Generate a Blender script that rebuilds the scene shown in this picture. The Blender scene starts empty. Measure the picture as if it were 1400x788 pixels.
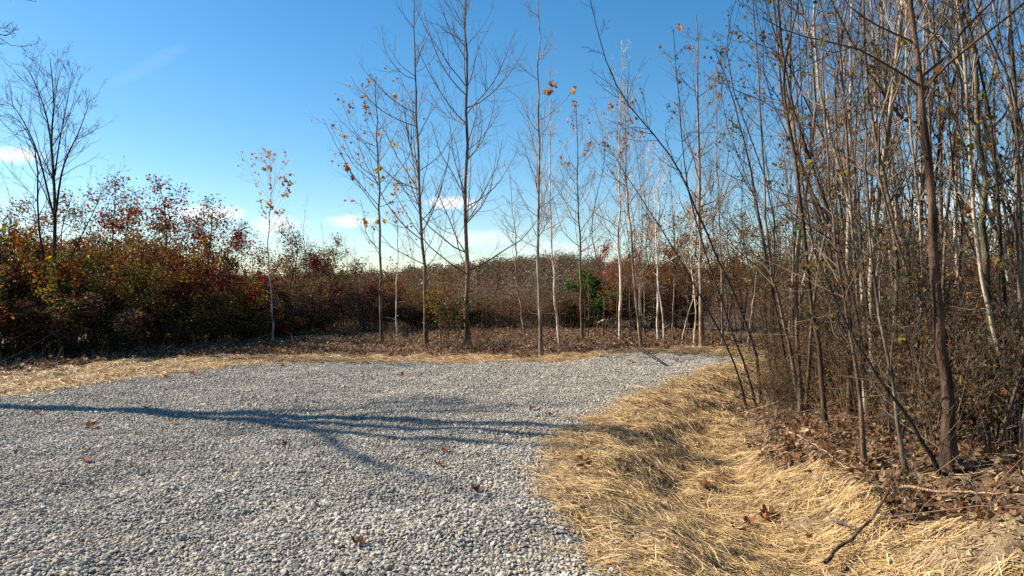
import bpy, math, random
import numpy as np
from mathutils import Vector

R = math.radians
SC = bpy.context.scene
COL = SC.collection
rng = np.random.default_rng(7)
PITCH = R(0.34); EYE = 1.6; FPX = 1000.0

# ------------------------------------------------------------------ camera
cam = bpy.data.cameras.new('camera'); co = bpy.data.objects.new('camera', cam); COL.objects.link(co)
co.location = (0, 0, EYE); co.rotation_euler = (R(90) + PITCH, 0, 0)
cam.sensor_width = 36; cam.lens = 36 * FPX / 1400; cam.clip_start = 0.05; cam.clip_end = 3000
SC.camera = co

# ------------------------------------------------------------------ light
SUN_AZ, SUN_EL = R(-73), R(36)
TOSUN = Vector((math.sin(SUN_AZ) * math.cos(SUN_EL), math.cos(SUN_AZ) * math.cos(SUN_EL), math.sin(SUN_EL)))
sl = bpy.data.lights.new('sun', 'SUN'); sl.energy = 5.0; sl.angle = R(0.53); sl.color = (1.0, 0.89, 0.73)
so = bpy.data.objects.new('sun', sl); COL.objects.link(so)
so.rotation_euler = (-TOSUN).to_track_quat('-Z', 'Y').to_euler(); so.location = TOSUN * 50
SKY_STRENGTH = 0.076
SC.view_settings.view_transform = 'Standard'; SC.view_settings.look = 'None'
SC.view_settings.exposure = 1.08; SC.view_settings.gamma = 1.0
SC.view_settings.use_curve_mapping = False
SC.cycles.use_denoising = False
SC.cycles.max_bounces = 6; SC.cycles.diffuse_bounces = 3; SC.cycles.transmission_bounces = 3
SC.cycles.transparent_max_bounces = 4; SC.cycles.glossy_bounces = 1
SC.cycles.caustics_reflective = False; SC.cycles.caustics_refractive = False


def N(nt, t, **kw):
    n = nt.nodes.new(t)
    for k, v in kw.items():
        if hasattr(n, k): setattr(n, k, v)
        else: n.inputs[k].default_value = v
    return n


def MATH(nt, op, a, b=None, clamp=False):
    n = nt.nodes.new('ShaderNodeMath'); n.operation = op; n.use_clamp = clamp
    for i, v in ((0, a), (1, b)):
        if v is None: continue
        if isinstance(v, (int, float)): n.inputs[i].default_value = v
        else: nt.links.new(v, n.inputs[i])
    return n.outputs[0]


def build_world():
    w = bpy.data.worlds.new('World'); SC.world = w; w.use_nodes = True
    nt = w.node_tree; nt.nodes.clear()
    L = nt.links.new
    sky = N(nt, 'ShaderNodeTexSky'); sky.sky_type = 'NISHITA'; sky.sun_disc = False
    sky.sun_elevation = SUN_EL; sky.sun_rotation = SUN_AZ % (2 * math.pi)
    sky.air_density = 1.0; sky.dust_density = 0.35; sky.ozone_density = 2.2; sky.altitude = 250
    hs = N(nt, 'ShaderNodeHueSaturation'); hs.inputs['Saturation'].default_value = 1.36; hs.inputs['Hue'].default_value = .4945
    L(sky.outputs[0], hs.inputs['Color'])
    tc = N(nt, 'ShaderNodeTexCoord'); sx = N(nt, 'ShaderNodeSeparateXYZ'); L(tc.outputs['Generated'], sx.inputs[0])
    y = MATH(nt, 'MAXIMUM', sx.outputs[1], 0.02)
    u = MATH(nt, 'DIVIDE', sx.outputs[0], y); v = MATH(nt, 'DIVIDE', sx.outputs[2], y)
    cb = N(nt, 'ShaderNodeCombineXYZ'); L(u, cb.inputs[0]); L(v, cb.inputs[1])
    mp = N(nt, 'ShaderNodeMapping'); mp.inputs['Scale'].default_value = (1, 1.9, 1); L(cb.outputs[0], mp.inputs[0])
    nz = N(nt, 'ShaderNodeTexNoise'); nz.inputs['Scale'].default_value = 26; nz.inputs['Detail'].default_value = 7
    nz.inputs['Roughness'].default_value = 0.6; L(mp.outputs[0], nz.inputs['Vector'])
    nn = MATH(nt, 'MULTIPLY', MATH(nt, 'SUBTRACT', nz.outputs[0], 0.5), 2.6)
    # cumulus low over the horizon (azimuth and elevation tangents, half sizes, density)
    blobs = [(-.08, .122, .042, .010, .95), (-.68, .188, .045, .013, .95), (-.42, .108, .07, .013, .85), (-.22, .098, .035, .011, .8),
             (-.05, .074, .09, .014, .45), (.07, .060, .12, .011, .35), (-.32, .092, .05, .016, .6), (-.95, .15, .2, .02, .8), (.6, .12, .2, .02, .6)]
    tot = None
    for (u0, v0, wx, wy, dens) in blobs:
        a = MATH(nt, 'DIVIDE', MATH(nt, 'SUBTRACT', u, u0), wx); b = MATH(nt, 'DIVIDE', MATH(nt, 'SUBTRACT', v, v0), wy)
        r2 = MATH(nt, 'ADD', MATH(nt, 'MULTIPLY', a, a), MATH(nt, 'MULTIPLY', b, b))
        f = MATH(nt, 'ADD', MATH(nt, 'SUBTRACT', 1.0, r2), nn)
        f = MATH(nt, 'MULTIPLY', MATH(nt, 'MULTIPLY', f, 0.9, True), dens)
        tot = f if tot is None else MATH(nt, 'MAXIMUM', tot, f)
    # one faint high wisp
    a = MATH(nt, 'DIVIDE', MATH(nt, 'SUBTRACT', u, -.50), .07)
    b = MATH(nt, 'DIVIDE', MATH(nt, 'SUBTRACT', MATH(nt, 'SUBTRACT', v, .31), MATH(nt, 'MULTIPLY', MATH(nt, 'ADD', u, .50), .5)), .014)
    r2 = MATH(nt, 'ADD', MATH(nt, 'MULTIPLY', a, a), MATH(nt, 'MULTIPLY', b, b))
    f = MATH(nt, 'MULTIPLY', MATH(nt, 'ADD', MATH(nt, 'SUBTRACT', 1.0, r2), MATH(nt, 'MULTIPLY', nn, .5), True), .045)
    tot = MATH(nt, 'MAXIMUM', tot, f)
    mx = N(nt, 'ShaderNodeMix'); mx.data_type = 'RGBA'
    L(tot, mx.inputs[0]); L(hs.outputs[0], mx.inputs[6]); mx.inputs[7].default_value = (8.0, 8.1, 8.2, 1)
    bg = N(nt, 'ShaderNodeBackground'); bg.inputs['Strength'].default_value = SKY_STRENGTH
    L(mx.outputs[2], bg.inputs['Color'])
    out = N(nt, 'ShaderNodeOutputWorld'); L(bg.outputs[0], out.inputs['Surface'])


build_world()

# ------------------------------------------------------------------ terrain
EDGE = np.array([(.95, 1.0), (.75, 3.0), (.52, 4.3), (.27, 6.5), (.42, 7.6), (.62, 8.3), (1.7, 10.7), (3.3, 14.0), (5.2, 17.9), (6.0, 21.0), (7, 26), (9, 40)])   # right edge of the gravel


def edge_x(y): return np.interp(y, EDGE[:, 1], EDGE[:, 0])


def sstep(a, b, x):
    t = np.clip((x - a) / (b - a), 0, 1); return t * t * (3 - 2 * t)


_ns = np.random.default_rng(3)
_W = [( _ns.normal(size=2), _ns.uniform(0, 6.28)) for _ in range(60)]


def snoise(x, y, scale, k=8, off=0):
    """smooth pseudo noise, about -1..1"""
    s = 0
    for i in range(k):
        w, p = _W[(i + off) % 60]
        w = w / np.hypot(*w) * (0.6 + 0.14 * i)
        s = s + np.sin((w[0] * x + w[1] * y) * 6.283 / scale + p)
    return s / math.sqrt(k) * 0.7


def gz(x, y):
    x = np.asarray(x, float); y = np.asarray(y, float)
    s = (x - edge_x(y)) * 0.93
    near = 1 - sstep(13, 19, y)
    z = -0.34 * np.exp(-((s - 1.5 - .12 * np.sin(y * .9)) / 0.72) ** 2) * near
    bank = sstep(1.9, 3.3, s)
    z = z + bank * (0.10 + 0.12 * near + 0.05 * snoise(x, y, 1.7)) + sstep(3, 14, s) * .35
    off = sstep(0.05, 0.8, s)
    rough = np.maximum(off, np.maximum(sstep(16.6, 17.6, y - .12 * np.abs(x)), sstep(.3, 1.2, -x - 7.6 + .33 * (y - 11))))
    z = z + rough * (0.03 * snoise(x, y, .55, off=10) + 0.035 * snoise(x, y, 1.3, off=20))
    rut = np.exp(-((x + 3.0 - .25 * (y - 8)) / .28) ** 2) + np.exp(-((x + 1.2 - .25 * (y - 8)) / .28) ** 2)
    z = z + (0.018 * snoise(x, y, 1.5, off=30) + .008 * snoise(x, y, .5, off=36) - .022 * rut) * (1 - rough)
    md = np.exp(-((x - 2.85) / .6) ** 2 - ((y - 4.55) / .4) ** 2); z = z + md * (.09 + .03 * snoise(x, y, .22, off=44) + .02 * snoise(x, y, .11, off=50))
    r = np.hypot(x * .8, y)
    z = z - np.where(r > 34, (np.minimum(r, 76) - 34) * 0.2, 0)
    hl = sstep(120, 520, y) * (1 - 0.4 * sstep(600, 900, y))
    z = z + hl * (15 + 3.5 * np.sin(x / 95 + .7) + 2.5 * np.sin(x / 37 + 2) + 6 * np.exp(-((x - 32) / 45.0) ** 2)) + sstep(90, 400, -y) * 20
    return z


def pray(px, py):
    d = np.array([(px - 700) / FPX, 1.0, (394 - py) / FPX])
    c, s = math.cos(PITCH), math.sin(PITCH)
    return np.array([d[0], d[1] * c - d[2] * s, d[1] * s + d[2] * c])


def at_depth(px, py, dep):
    d = pray(px, py); return np.array([0, 0, EYE]) + d / d[1] * dep


def on_ground(px, py):
    d = pray(px, py); t0, t = 1.5, 1.5
    while t < 300:
        p = d * t
        if EYE + p[2] < gz(p[0], p[1]): break
        t0, t = t, t * 1.02
    for _ in range(22):
        m = (t0 + t) / 2; p = d * m
        if EYE + p[2] < gz(p[0], p[1]): t = m
        else: t0 = m
    p = d * t
    return np.array([p[0], p[1], float(gz(p[0], p[1]))])


def sdf(poly, x, y):
    """signed distance to a polygon, negative inside"""
    P = np.asarray(poly, float); x = np.asarray(x, float); y = np.asarray(y, float)
    best = np.full(x.shape, 1e18); ins = np.zeros(x.shape, bool)
    for i in range(len(P)):
        ax, ay = P[i]; bx, by = P[(i + 1) % len(P)]
        ex, ey = bx - ax, by - ay; wx, wy = x - ax, y - ay
        t = np.clip((wx * ex + wy * ey) / (ex * ex + ey * ey + 1e-12), 0, 1)
        best = np.minimum(best, (wx - ex * t) ** 2 + (wy - ey * t) ** 2)
        c = ((ay > y) != (by > y)) & (x < (bx - ax) * (y - ay) / (by - ay + 1e-18) + ax)
        ins ^= c
    d = np.sqrt(best); return np.where(ins, -d, d)


# ------------------------------------------------------------------ mesh helpers
def make_mesh(name, V, faces, mat, col=None, smooth=False):
    """faces: list of int arrays (n,k)"""
    me = bpy.data.meshes.new(name)
    V = np.ascontiguousarray(V, np.float32)
    me.vertices.add(len(V)); me.vertices.foreach_set('co', V.ravel())
    faces = [np.asarray(f, np.int32) for f in faces if len(f)]
    tot = np.concatenate([np.full(len(f), f.shape[1], np.int32) for f in faces])
    idx = np.concatenate([f.ravel() for f in faces])
    me.loops.add(len(idx)); me.loops.foreach_set('vertex_index', idx)
    me.polygons.add(len(tot))
    me.polygons.foreach_set('loop_start', np.concatenate([[0], np.cumsum(tot)[:-1]]).astype(np.int32))
    me.polygons.foreach_set('use_smooth', np.full(len(tot), smooth))
    me.update(calc_edges=True)
    if col is not None:
        a = me.attributes.new('tint', 'FLOAT_COLOR', 'POINT')
        c = np.ones((len(V), 4), np.float32); c[:, :3] = col; a.data.foreach_set('color', c.ravel())
    me.materials.append(mat)
    return me


def link(name, me, parent=None, color=None):
    o = bpy.data.objects.new(name, me); COL.objects.link(o)
    if parent is not None: o.parent = parent
    if color is not None: o.color = (*color, 1)
    return o


def setting(o, kind='structure', label=None, cat=None):
    o['kind'] = kind
    if label: o['label'] = label
    if cat: o['category'] = cat
    return o


def thing(name, label, cat, loc=(0, 0, 0), group=None):
    o = bpy.data.objects.new(name, None); COL.objects.link(o)
    o.empty_display_size = .3; o.location = loc
    o['label'] = label; o['category'] = cat
    if group: o['group'] = group
    return o


def tag(o, label, cat, group=None):
    o['label'] = label; o['category'] = cat
    if group: o['group'] = group
    return o


def copy_thing(src, loc, rz=0, sc=(1, 1, 1), tilt=(0, 0), label=None, group=None, tints=None):
    def cp(o, parent):
        c = o.copy(); COL.objects.link(c)
        if parent is not None: c.parent = parent
        b = o.name.split('.')[0]
        if tints and b in tints: c.color = (*tints[b], 1)
        for ch in o.children: cp(ch, c)
        return c
    r = cp(src, None)
    r.location = loc; r.rotation_euler = (tilt[0], tilt[1], rz); r.scale = sc
    if label: r['label'] = label
    if group: r['group'] = group
    return r


def nrm(a): return a / np.maximum(np.linalg.norm(a, axis=-1, keepdims=True), 1e-9)


def tubes(groups):
    """groups: list of (P (N,n,3), Rad (N,n), sides)"""
    Vs, Fs, base = [], [], 0
    for P, Rd, k in groups:
        if len(P) == 0: continue
        Nn, n, _ = P.shape
        T = nrm(np.gradient(P, axis=1)); m = nrm(P[:, -1] - P[:, 0])
        ref = np.where(np.abs(m[:, :1]) < .6, np.array([[1., 0, 0]]), np.array([[0, 1., 0.3]]))[:, None, :]
        u = nrm(np.cross(T, np.broadcast_to(ref, T.shape))); v = np.cross(T, u)
        a = np.arange(k) * 2 * math.pi / k
        ring = P[:, :, None, :] + Rd[:, :, None, None] * (np.cos(a)[None, None, :, None] * u[:, :, None, :] + np.sin(a)[None, None, :, None] * v[:, :, None, :])
        Vs.append(ring.reshape(-1, 3))
        b = base + (np.arange(Nn) * n * k)[:, None, None]
        i = (np.arange(n - 1) * k)[None, :, None]; j = np.arange(k)[None, None, :]; j2 = (np.arange(k) + 1) % k; j2 = j2[None, None, :]
        Fs.append(np.stack([b + i + j, b + i + j2, b + i + k + j2, b + i + k + j], -1).reshape(-1, 4))
        base += Nn * n * k
    return np.concatenate(Vs), [np.concatenate(Fs)]


def curve(pts, n):
    """smooth resample of a polyline (Catmull-Rom) to n points"""
    P = np.asarray(pts, float); m = len(P)
    if m == 2: t = np.linspace(0, 1, n)[:, None]; return P[0] * (1 - t) + P[1] * t
    E = np.vstack([2 * P[0] - P[1], P, 2 * P[-1] - P[-2]])
    out = []
    for s in np.linspace(0, m - 1 - 1e-9, n):
        i = int(s); t = s - i; a, b, c, d = E[i], E[i + 1], E[i + 2], E[i + 3]
        out.append(.5 * ((2 * b) + (c - a) * t + (2 * a - 5 * b + 4 * c - d) * t * t + (3 * b - a - 3 * c + d) * t ** 3))
    return np.array(out)


def lerp_at(P, Rd, pi, t):
    """position, tangent and radius on parents pi at t in 0..1"""
    n = P.shape[1]; f = t * (n - 1); i = np.minimum(f.astype(int), n - 2); w = (f - i)[:, None]
    a, b = P[pi, i], P[pi, i + 1]
    return a * (1 - w) + b * w, nrm(b - a), Rd[pi, i] * (1 - w[:, 0]) + Rd[pi, i + 1] * w[:, 0]


def sprout(P, Rd, per, t0, t1, length, ang, n, up, jit, rg, rfac=.6, rmin=.003, tl=None, tip=.35, rl=.0062):
    """children branches on every parent: returns P2 (M,n,3), R2, t of attachment"""
    Np = len(P)
    cnt = rg.poisson(per, Np) if np.isscalar(per) else per
    pi = np.repeat(np.arange(Np), cnt); M = len(pi)
    if M == 0: return np.zeros((0, n, 3)), np.zeros((0, n)), np.zeros(0)
    t = rg.uniform(t0, t1, M)
    pos, tan, rad = lerp_at(P, Rd, pi, t)
    pl = np.linalg.norm(np.diff(P, axis=1), axis=2).sum(1)[pi]
    if tl is None: Ln = pl * length * (1 - .55 * t) * rg.uniform(.6, 1.25, M)
    else: Ln = tl(t) * rg.uniform(.55, 1.25, M)
    q = rg.normal(size=(M, 3)); q = nrm(q - (q * tan).sum(1, keepdims=True) * tan)
    an = rg.uniform(ang[0], ang[1], M)[:, None]
    d = np.cos(an) * tan + np.sin(an) * q
    pts = [pos]; step = (Ln / (n - 1))[:, None]
    for k in range(n - 1):
        pts.append(pts[-1] + d * step)
        d = nrm(d + np.array([0, 0, up]) + rg.normal(size=(M, 3)) * jit)
    P2 = np.stack(pts, 1)
    r0 = np.maximum(np.minimum(rad * rfac, Ln * rl + .002), rmin)
    R2 = r0[:, None] * np.linspace(1, tip, n)[None, :]
    return P2, np.maximum(R2, rmin * .6), t


def leaf_fan(kind):
    if kind == 'lobed':
        p = [(0, 0), (.32, .12), (.5, .42), (.27, .5), (.34, .85), (0, .72), (-.34, .85), (-.27, .5), (-.5, .42), (-.32, .12)]
        return np.array(p), [(0, 1, 2, 3), (0, 3, 4, 5), (0, 5, 6, 7), (0, 7, 8, 9)]
    return np.array([(0, 0), (.33, .5), (0, 1.0), (-.33, .5)]), [(0, 1, 2, 3)]


def leaves(pos, size, rg, kind='plain', up=0.0, fold=.25, droop=0.0):
    """leaf faces at pos; random orientation biased to face up; returns V, F"""
    M = len(pos); prof, fc = leaf_fan(kind)
    nrml = rg.normal(size=(M, 3)); nrml[:, 2] = np.abs(nrml[:, 2]) + up; nrml = nrm(nrml)
    ax = rg.normal(size=(M, 3)); ax[:, 2] -= droop; ax = nrm(ax - (ax * nrml).sum(1, keepdims=True) * nrml); bx = np.cross(nrml, ax)
    s = np.broadcast_to(np.asarray(size, float), (M,))[:, None, None]
    f = fold * (.5 + rg.random((M, 1, 1)))
    px = prof[None, :, 0:1]; py = prof[None, :, 1:2]
    V = pos[:, None, :] + s * (px * bx[:, None, :] + py * ax[:, None, :] + (np.abs(px) * f * 2 - f * (py - .4) ** 2) * nrml[:, None, :])
    k = len(prof)
    F = np.concatenate([np.array(c)[None, :] + (np.arange(M) * k)[:, None] for c in fc])
    return V.reshape(-1, 3), [F], k


# ------------------------------------------------------------------ materials
def base_mat(name):
    m = bpy.data.materials.new(name); m.use_nodes = True; nt = m.node_tree
    b = nt.nodes['Principled BSDF']; b.inputs['Roughness'].default_value = .9; b.inputs['Specular IOR Level'].default_value = .25
    return m, nt, b


def ramp(nt, fac, stops):
    r = N(nt, 'ShaderNodeValToRGB'); e = r.color_ramp.elements
    while len(e) < len(stops): e.new(.5)
    for i, (p, c) in enumerate(stops): e[i].position = p; e[i].color = (*c, 1)
    nt.links.new(fac, r.inputs[0]); return r.outputs[0]


def noise(nt, vec, scale, detail=4, rough=.55, stretch=None):
    n = N(nt, 'ShaderNodeTexNoise'); n.inputs['Scale'].default_value = scale; n.inputs['Detail'].default_value = detail; n.inputs['Roughness'].default_value = rough
    if stretch:
        mp = N(nt, 'ShaderNodeMapping'); mp.inputs['Scale'].default_value = stretch; nt.links.new(vec, mp.inputs[0]); vec = mp.outputs[0]
    nt.links.new(vec, n.inputs['Vector']); return n.outputs[0]


def mixc(nt, mode, fac, a, b):
    m = N(nt, 'ShaderNodeMix'); m.data_type = 'RGBA'; m.blend_type = mode
    for i, v in ((0, fac), (6, a), (7, b)):
        if isinstance(v, (int, float)): m.inputs[i].default_value = v
        elif isinstance(v, tuple): m.inputs[i].default_value = (*v, 1)
        else: nt.links.new(v, m.inputs[i])
    return m.outputs[2]


def bump(nt, b, h, strength, dist):
    n = N(nt, 'ShaderNodeBump'); n.inputs['Strength'].default_value = strength; n.inputs['Distance'].default_value = dist
    nt.links.new(h, n.inputs['Height']); nt.links.new(n.outputs[0], b.inputs['Normal'])


def mat_bark():
    m, nt, b = base_mat('bark'); tc = N(nt, 'ShaderNodeTexCoord').outputs['Object']
    oi = N(nt, 'ShaderNodeObjectInfo')
    n1 = noise(nt, tc, 9, 5, .65, (1, 1, .22)); n2 = noise(nt, tc, 2.1, 3, .6, (1, 1, .8)); n3 = noise(nt, tc, 55, 3, .6, (1, 1, .35))
    c = ramp(nt, n1, [(.36, (.25, .23, .21)), (.48, (.85, .84, .82)), (.66, (1.5, 1.45, 1.36))])
    patch = ramp(nt, n2, [(.40, (.62, .56, .50)), (.5, (1, 1, 1)), (.62, (1.35, 1.36, 1.34))])
    c = mixc(nt, 'MULTIPLY', 1.0, c, patch); c = mixc(nt, 'MULTIPLY', 1.0, c, oi.outputs['Color'])
    nt.links.new(c, b.inputs['Base Color'])
    bump(nt, b, MATH(nt, 'ADD', n1, MATH(nt, 'MULTIPLY', n3, .5)), 1.0, .03)
    return m


def mat_twig():
    m, nt, b = base_mat('twig_bark'); oi = N(nt, 'ShaderNodeObjectInfo'); tc = N(nt, 'ShaderNodeTexCoord').outputs['Object']
    n1 = noise(nt, tc, 3, 3); c = ramp(nt, n1, [(.3, (.7, .68, .66)), (.7, (1.25, 1.2, 1.15))])
    nt.links.new(mixc(nt, 'MULTIPLY', 1.0, c, oi.outputs['Color']), b.inputs['Base Color']); b.inputs['Roughness'].default_value = .75
    return m


def mat_leaf(name, use_obj=True, trans=.38):
    m, nt, b = base_mat(name); at = N(nt, 'ShaderNodeAttribute'); at.attribute_name = 'tint'
    c = at.outputs['Color']
    if use_obj:
        oi = N(nt, 'ShaderNodeObjectInfo'); c = mixc(nt, 'MULTIPLY', 1.0, c, oi.outputs['Color'])
    nt.links.new(c, b.inputs['Base Color']); b.inputs['Roughness'].default_value = .65
    if trans > 0:
        tr = N(nt, 'ShaderNodeBsdfTranslucent')
        hs = N(nt, 'ShaderNodeHueSaturation'); hs.inputs['Saturation'].default_value = 1.15; hs.inputs['Value'].default_value = 1.3
        nt.links.new(c, hs.inputs['Color']); nt.links.new(hs.outputs[0], tr.inputs[0])
        mx = N(nt, 'ShaderNodeMixShader'); mx.inputs[0].default_value = trans
        nt.links.new(b.outputs[0], mx.inputs[1]); nt.links.new(tr.outputs[0], mx.inputs[2])
        nt.links.new(mx.outputs[0], nt.nodes['Material Output'].inputs[0])
    return m


def mat_tint(name, rough=.9, spec=.25, bmp=None):
    m, nt, b = base_mat(name); at = N(nt, 'ShaderNodeAttribute'); at.attribute_name = 'tint'
    c = at.outputs['Color']
    if bmp:
        tc = N(nt, 'ShaderNodeTexCoord').outputs['Object']; n = noise(nt, tc, bmp, 3)
        c = mixc(nt, 'MULTIPLY', 1.0, c, ramp(nt, n, [(.3, (.78, .77, .76)), (.7, (1.15, 1.15, 1.15))]))
        bump(nt, b, n, .5, .004)
    nt.links.new(c, b.inputs['Base Color']); b.inputs['Roughness'].default_value = rough; b.inputs['Specular IOR Level'].default_value = spec
    return m


def mat_ground():
    m, nt, b = base_mat('forest_soil'); tc = N(nt, 'ShaderNodeTexCoord').outputs['Object']
    n1 = noise(nt, tc, 1.3, 6, .65); n2 = noise(nt, tc, 14, 5, .7); n3 = noise(nt, tc, .02, 4)
    c = ramp(nt, n2, [(.28, (.045, .03, .02)), (.5, (.13, .085, .055)), (.66, (.20, .13, .08)), (.8, (.30, .21, .14))])
    c = mixc(nt, 'MULTIPLY', .8, c, ramp(nt, n1, [(.3, (.6, .55, .5)), (.7, (1.2, 1.15, 1.1))]))
    nt.links.new(c, b.inputs['Base Color']); bump(nt, b, n2, .8, .04); return m


def mat_gravel_bed():
    m, nt, b = base_mat('gravel_fines'); tc = N(nt, 'ShaderNodeTexCoord').outputs['Object']
    vo = N(nt, 'ShaderNodeTexVoronoi'); vo.inputs['Scale'].default_value = 42; nt.links.new(tc, vo.inputs['Vector'])
    c = mixc(nt, 'MIX', .55, (.14, .13, .115), ramp(nt, vo.outputs['Color'], [(0, (.10, .10, .10)), (1, (.34, .33, .31))]))
    nt.links.new(c, b.inputs['Base Color']); bump(nt, b, vo.outputs['Distance'], .8, .012); return m


def mat_straw_bed():
    m, nt, b = base_mat('straw_mat'); tc = N(nt, 'ShaderNodeTexCoord').outputs['Object']
    n1 = noise(nt, tc, 1, 6, .7, (9, 60, 20)); n2 = noise(nt, tc, 1.6, 5); n4 = noise(nt, tc, 1, 5, .7, (70, 12, 20))
    f = MATH(nt, 'MAXIMUM', n1, n4)
    c = ramp(nt, f, [(.40, (.10, .06, .03)), (.55, (.28, .185, .085)), (.72, (.48, .34, .16))])
    c = mixc(nt, 'MULTIPLY', .9, c, ramp(nt, n2, [(.34, (.5, .45, .4)), (.5, (1, 1, 1))]))
    nt.links.new(c, b.inputs['Base Color']); bump(nt, b, f, .8, .02); return m


M_BARK, M_TWIG = mat_bark(), mat_twig()
M_LEAF = mat_leaf('autumn_leaf'); M_LITTER = mat_leaf('dead_leaf', False, .25)
M_STONE = mat_tint('limestone', .85, .3); M_STRAW = mat_tint('straw', .55, .4)
M_CLOD = mat_tint('clay_soil', .95, .1, 30)
M_SOIL, M_BED, M_MAT = mat_ground(), mat_gravel_bed(), mat_straw_bed()

# ------------------------------------------------------------------ ground sheets
def stretch_axis(lo, hi, fine_lo, fine_hi, step, far):
    mid = np.arange(fine_lo, fine_hi + 1e-6, step)
    def tail(L):
        out, s, x = [], step, 0
        while x < L: s *= 1.16; x += s; out.append(min(x, L))
        return np.array(out)
    return np.concatenate([(fine_lo - tail(fine_lo - lo))[::-1], mid, fine_hi + tail(hi - fine_hi)])


def grid_sheet(xs, ys, zf):
    X, Y = np.meshgrid(xs, ys); Z = zf(X, Y); V = np.stack([X, Y, Z], -1).reshape(-1, 3)
    nx, ny = len(xs), len(ys); i = np.arange(nx - 1)[None, :] + (np.arange(ny - 1) * nx)[:, None]
    return V, np.stack([i, i + 1, i + nx + 1, i + nx], -1).reshape(-1, 4)


GP = [on_ground(*p)[:2] for p in [(0, 546), (110, 530), (215, 516), (330, 501), (420, 498), (540, 497.5), (660, 497.5), (750, 497), (795, 493), (830, 487), (880, 484.5), (940, 485), (985, 488)]]
GRAVEL = [(-9.2, 9.6)] + [tuple(p) for p in GP] + [(5.4, 17.2), (3.3, 14.0), (1.7, 10.7), (.62, 8.3), (.42, 7.6), (.27, 6.5), (.52, 4.3), (.75, 3.0), (.95, 1.0), (.95, -4), (-14, -4), (-14, 8)]


def g_sd(x, y): return sdf(GRAVEL, x, y) + .05 * snoise(x, y, .5, off=5) + .05 * snoise(x, y, 1.4, off=15)


SP_back = [on_ground(*p)[:2] for p in [(1000, 474), (930, 474), (860, 480), (800, 487), (720, 490), (600, 488.5), (450, 489), (360, 487), (260, 489), (150, 495), (70, 504), (0, 512)]]
SP_right = [on_ground(*p)[:2] for p in [(1400, 775), (1290, 740), (1200, 695), (1130, 655), (1060, 650), (1020, 600), (1000, 570), (1020, 535), (1060, 510)]]
STRAW = [(-13, 10), (-13, 3), (0, 1), (4.4, 1.0), (4.0, 3.2)] + [tuple(p) for p in SP_right] + [(6.4, 16), (6.8, 19.5)] + [tuple(p) for p in SP_back] + [(-13, 13.5)]


def s_sd(x, y): return sdf(STRAW, x, y) + (.13 + .14 * (y > 13)) * snoise(x, y, .7, off=25) + (.16 + .2 * (y > 13)) * snoise(x, y, 2.1, off=35)


def gravel_top(x, y): return gz(x, y) + .018


xs = stretch_axis(-900, 900, -9, 9, .12, 0); ys = stretch_axis(-300, 1100, 2, 24, .12, 0)
V, F = grid_sheet(xs, ys, gz)
setting(link('ground', make_mesh('ground', V, [F], M_SOIL, smooth=True)), 'structure', 'brown leafy forest soil around the gravel clearing')


def patch_sheet(name, mat, sd, lift, x0, x1, y0, y1, step):
    xs = np.arange(x0, x1, step); ys = np.arange(y0, y1, step)
    V, F = grid_sheet(xs, ys, lambda x, y: gz(x, y) + lift)
    c = V[F].mean(1); k = sd(c[:, 0], c[:, 1]) < 0; F = F[k]
    u, inv = np.unique(F, return_inverse=True)
    return link(name, make_mesh(name, V[u], [inv.reshape(-1, 4)], mat, smooth=True))


setting(patch_sheet('straw_ground', M_MAT, s_sd, .010, -13, 7.5, 1.5, 21.5, .07), 'structure', 'straw covered soil around the gravel pad')
setting(patch_sheet('gravel_pad', M_BED, g_sd, .016, -11, 6.5, -1, 20, .07), 'structure', 'grey crushed limestone parking pad')

def mat_clay():
    m, nt, b = base_mat('bare_clay'); tc = N(nt, 'ShaderNodeTexCoord').outputs['Object']; n1 = noise(nt, tc, 16, 7, .7); n2 = noise(nt, tc, 60, 4, .7)
    nt.links.new(ramp(nt, n1, [(.3, (.19, .13, .075)), (.55, (.36, .26, .15)), (.75, (.46, .35, .21))]), b.inputs['Base Color']); bump(nt, b, MATH(nt, 'ADD', n1, MATH(nt, 'MULTIPLY', n2, .4)), 1.0, .05); return m


def c_sd(x, y): return np.minimum(np.hypot((x - 2.85) / .55, (y - 4.55) / .32) - 1, np.hypot((x - 2.5) / .3, (y - 5.9) / .2) - 1) * .4 + .06 * snoise(x, y, .3, off=2) + .05 * snoise(x, y, .13, off=12)


setting(patch_sheet('clay_mound', mat_clay(), c_sd, .018, 1.2, 4.5, 3.2, 7.2, .035), 'structure', 'bare tan clay showing through the straw near the thicket')


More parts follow.
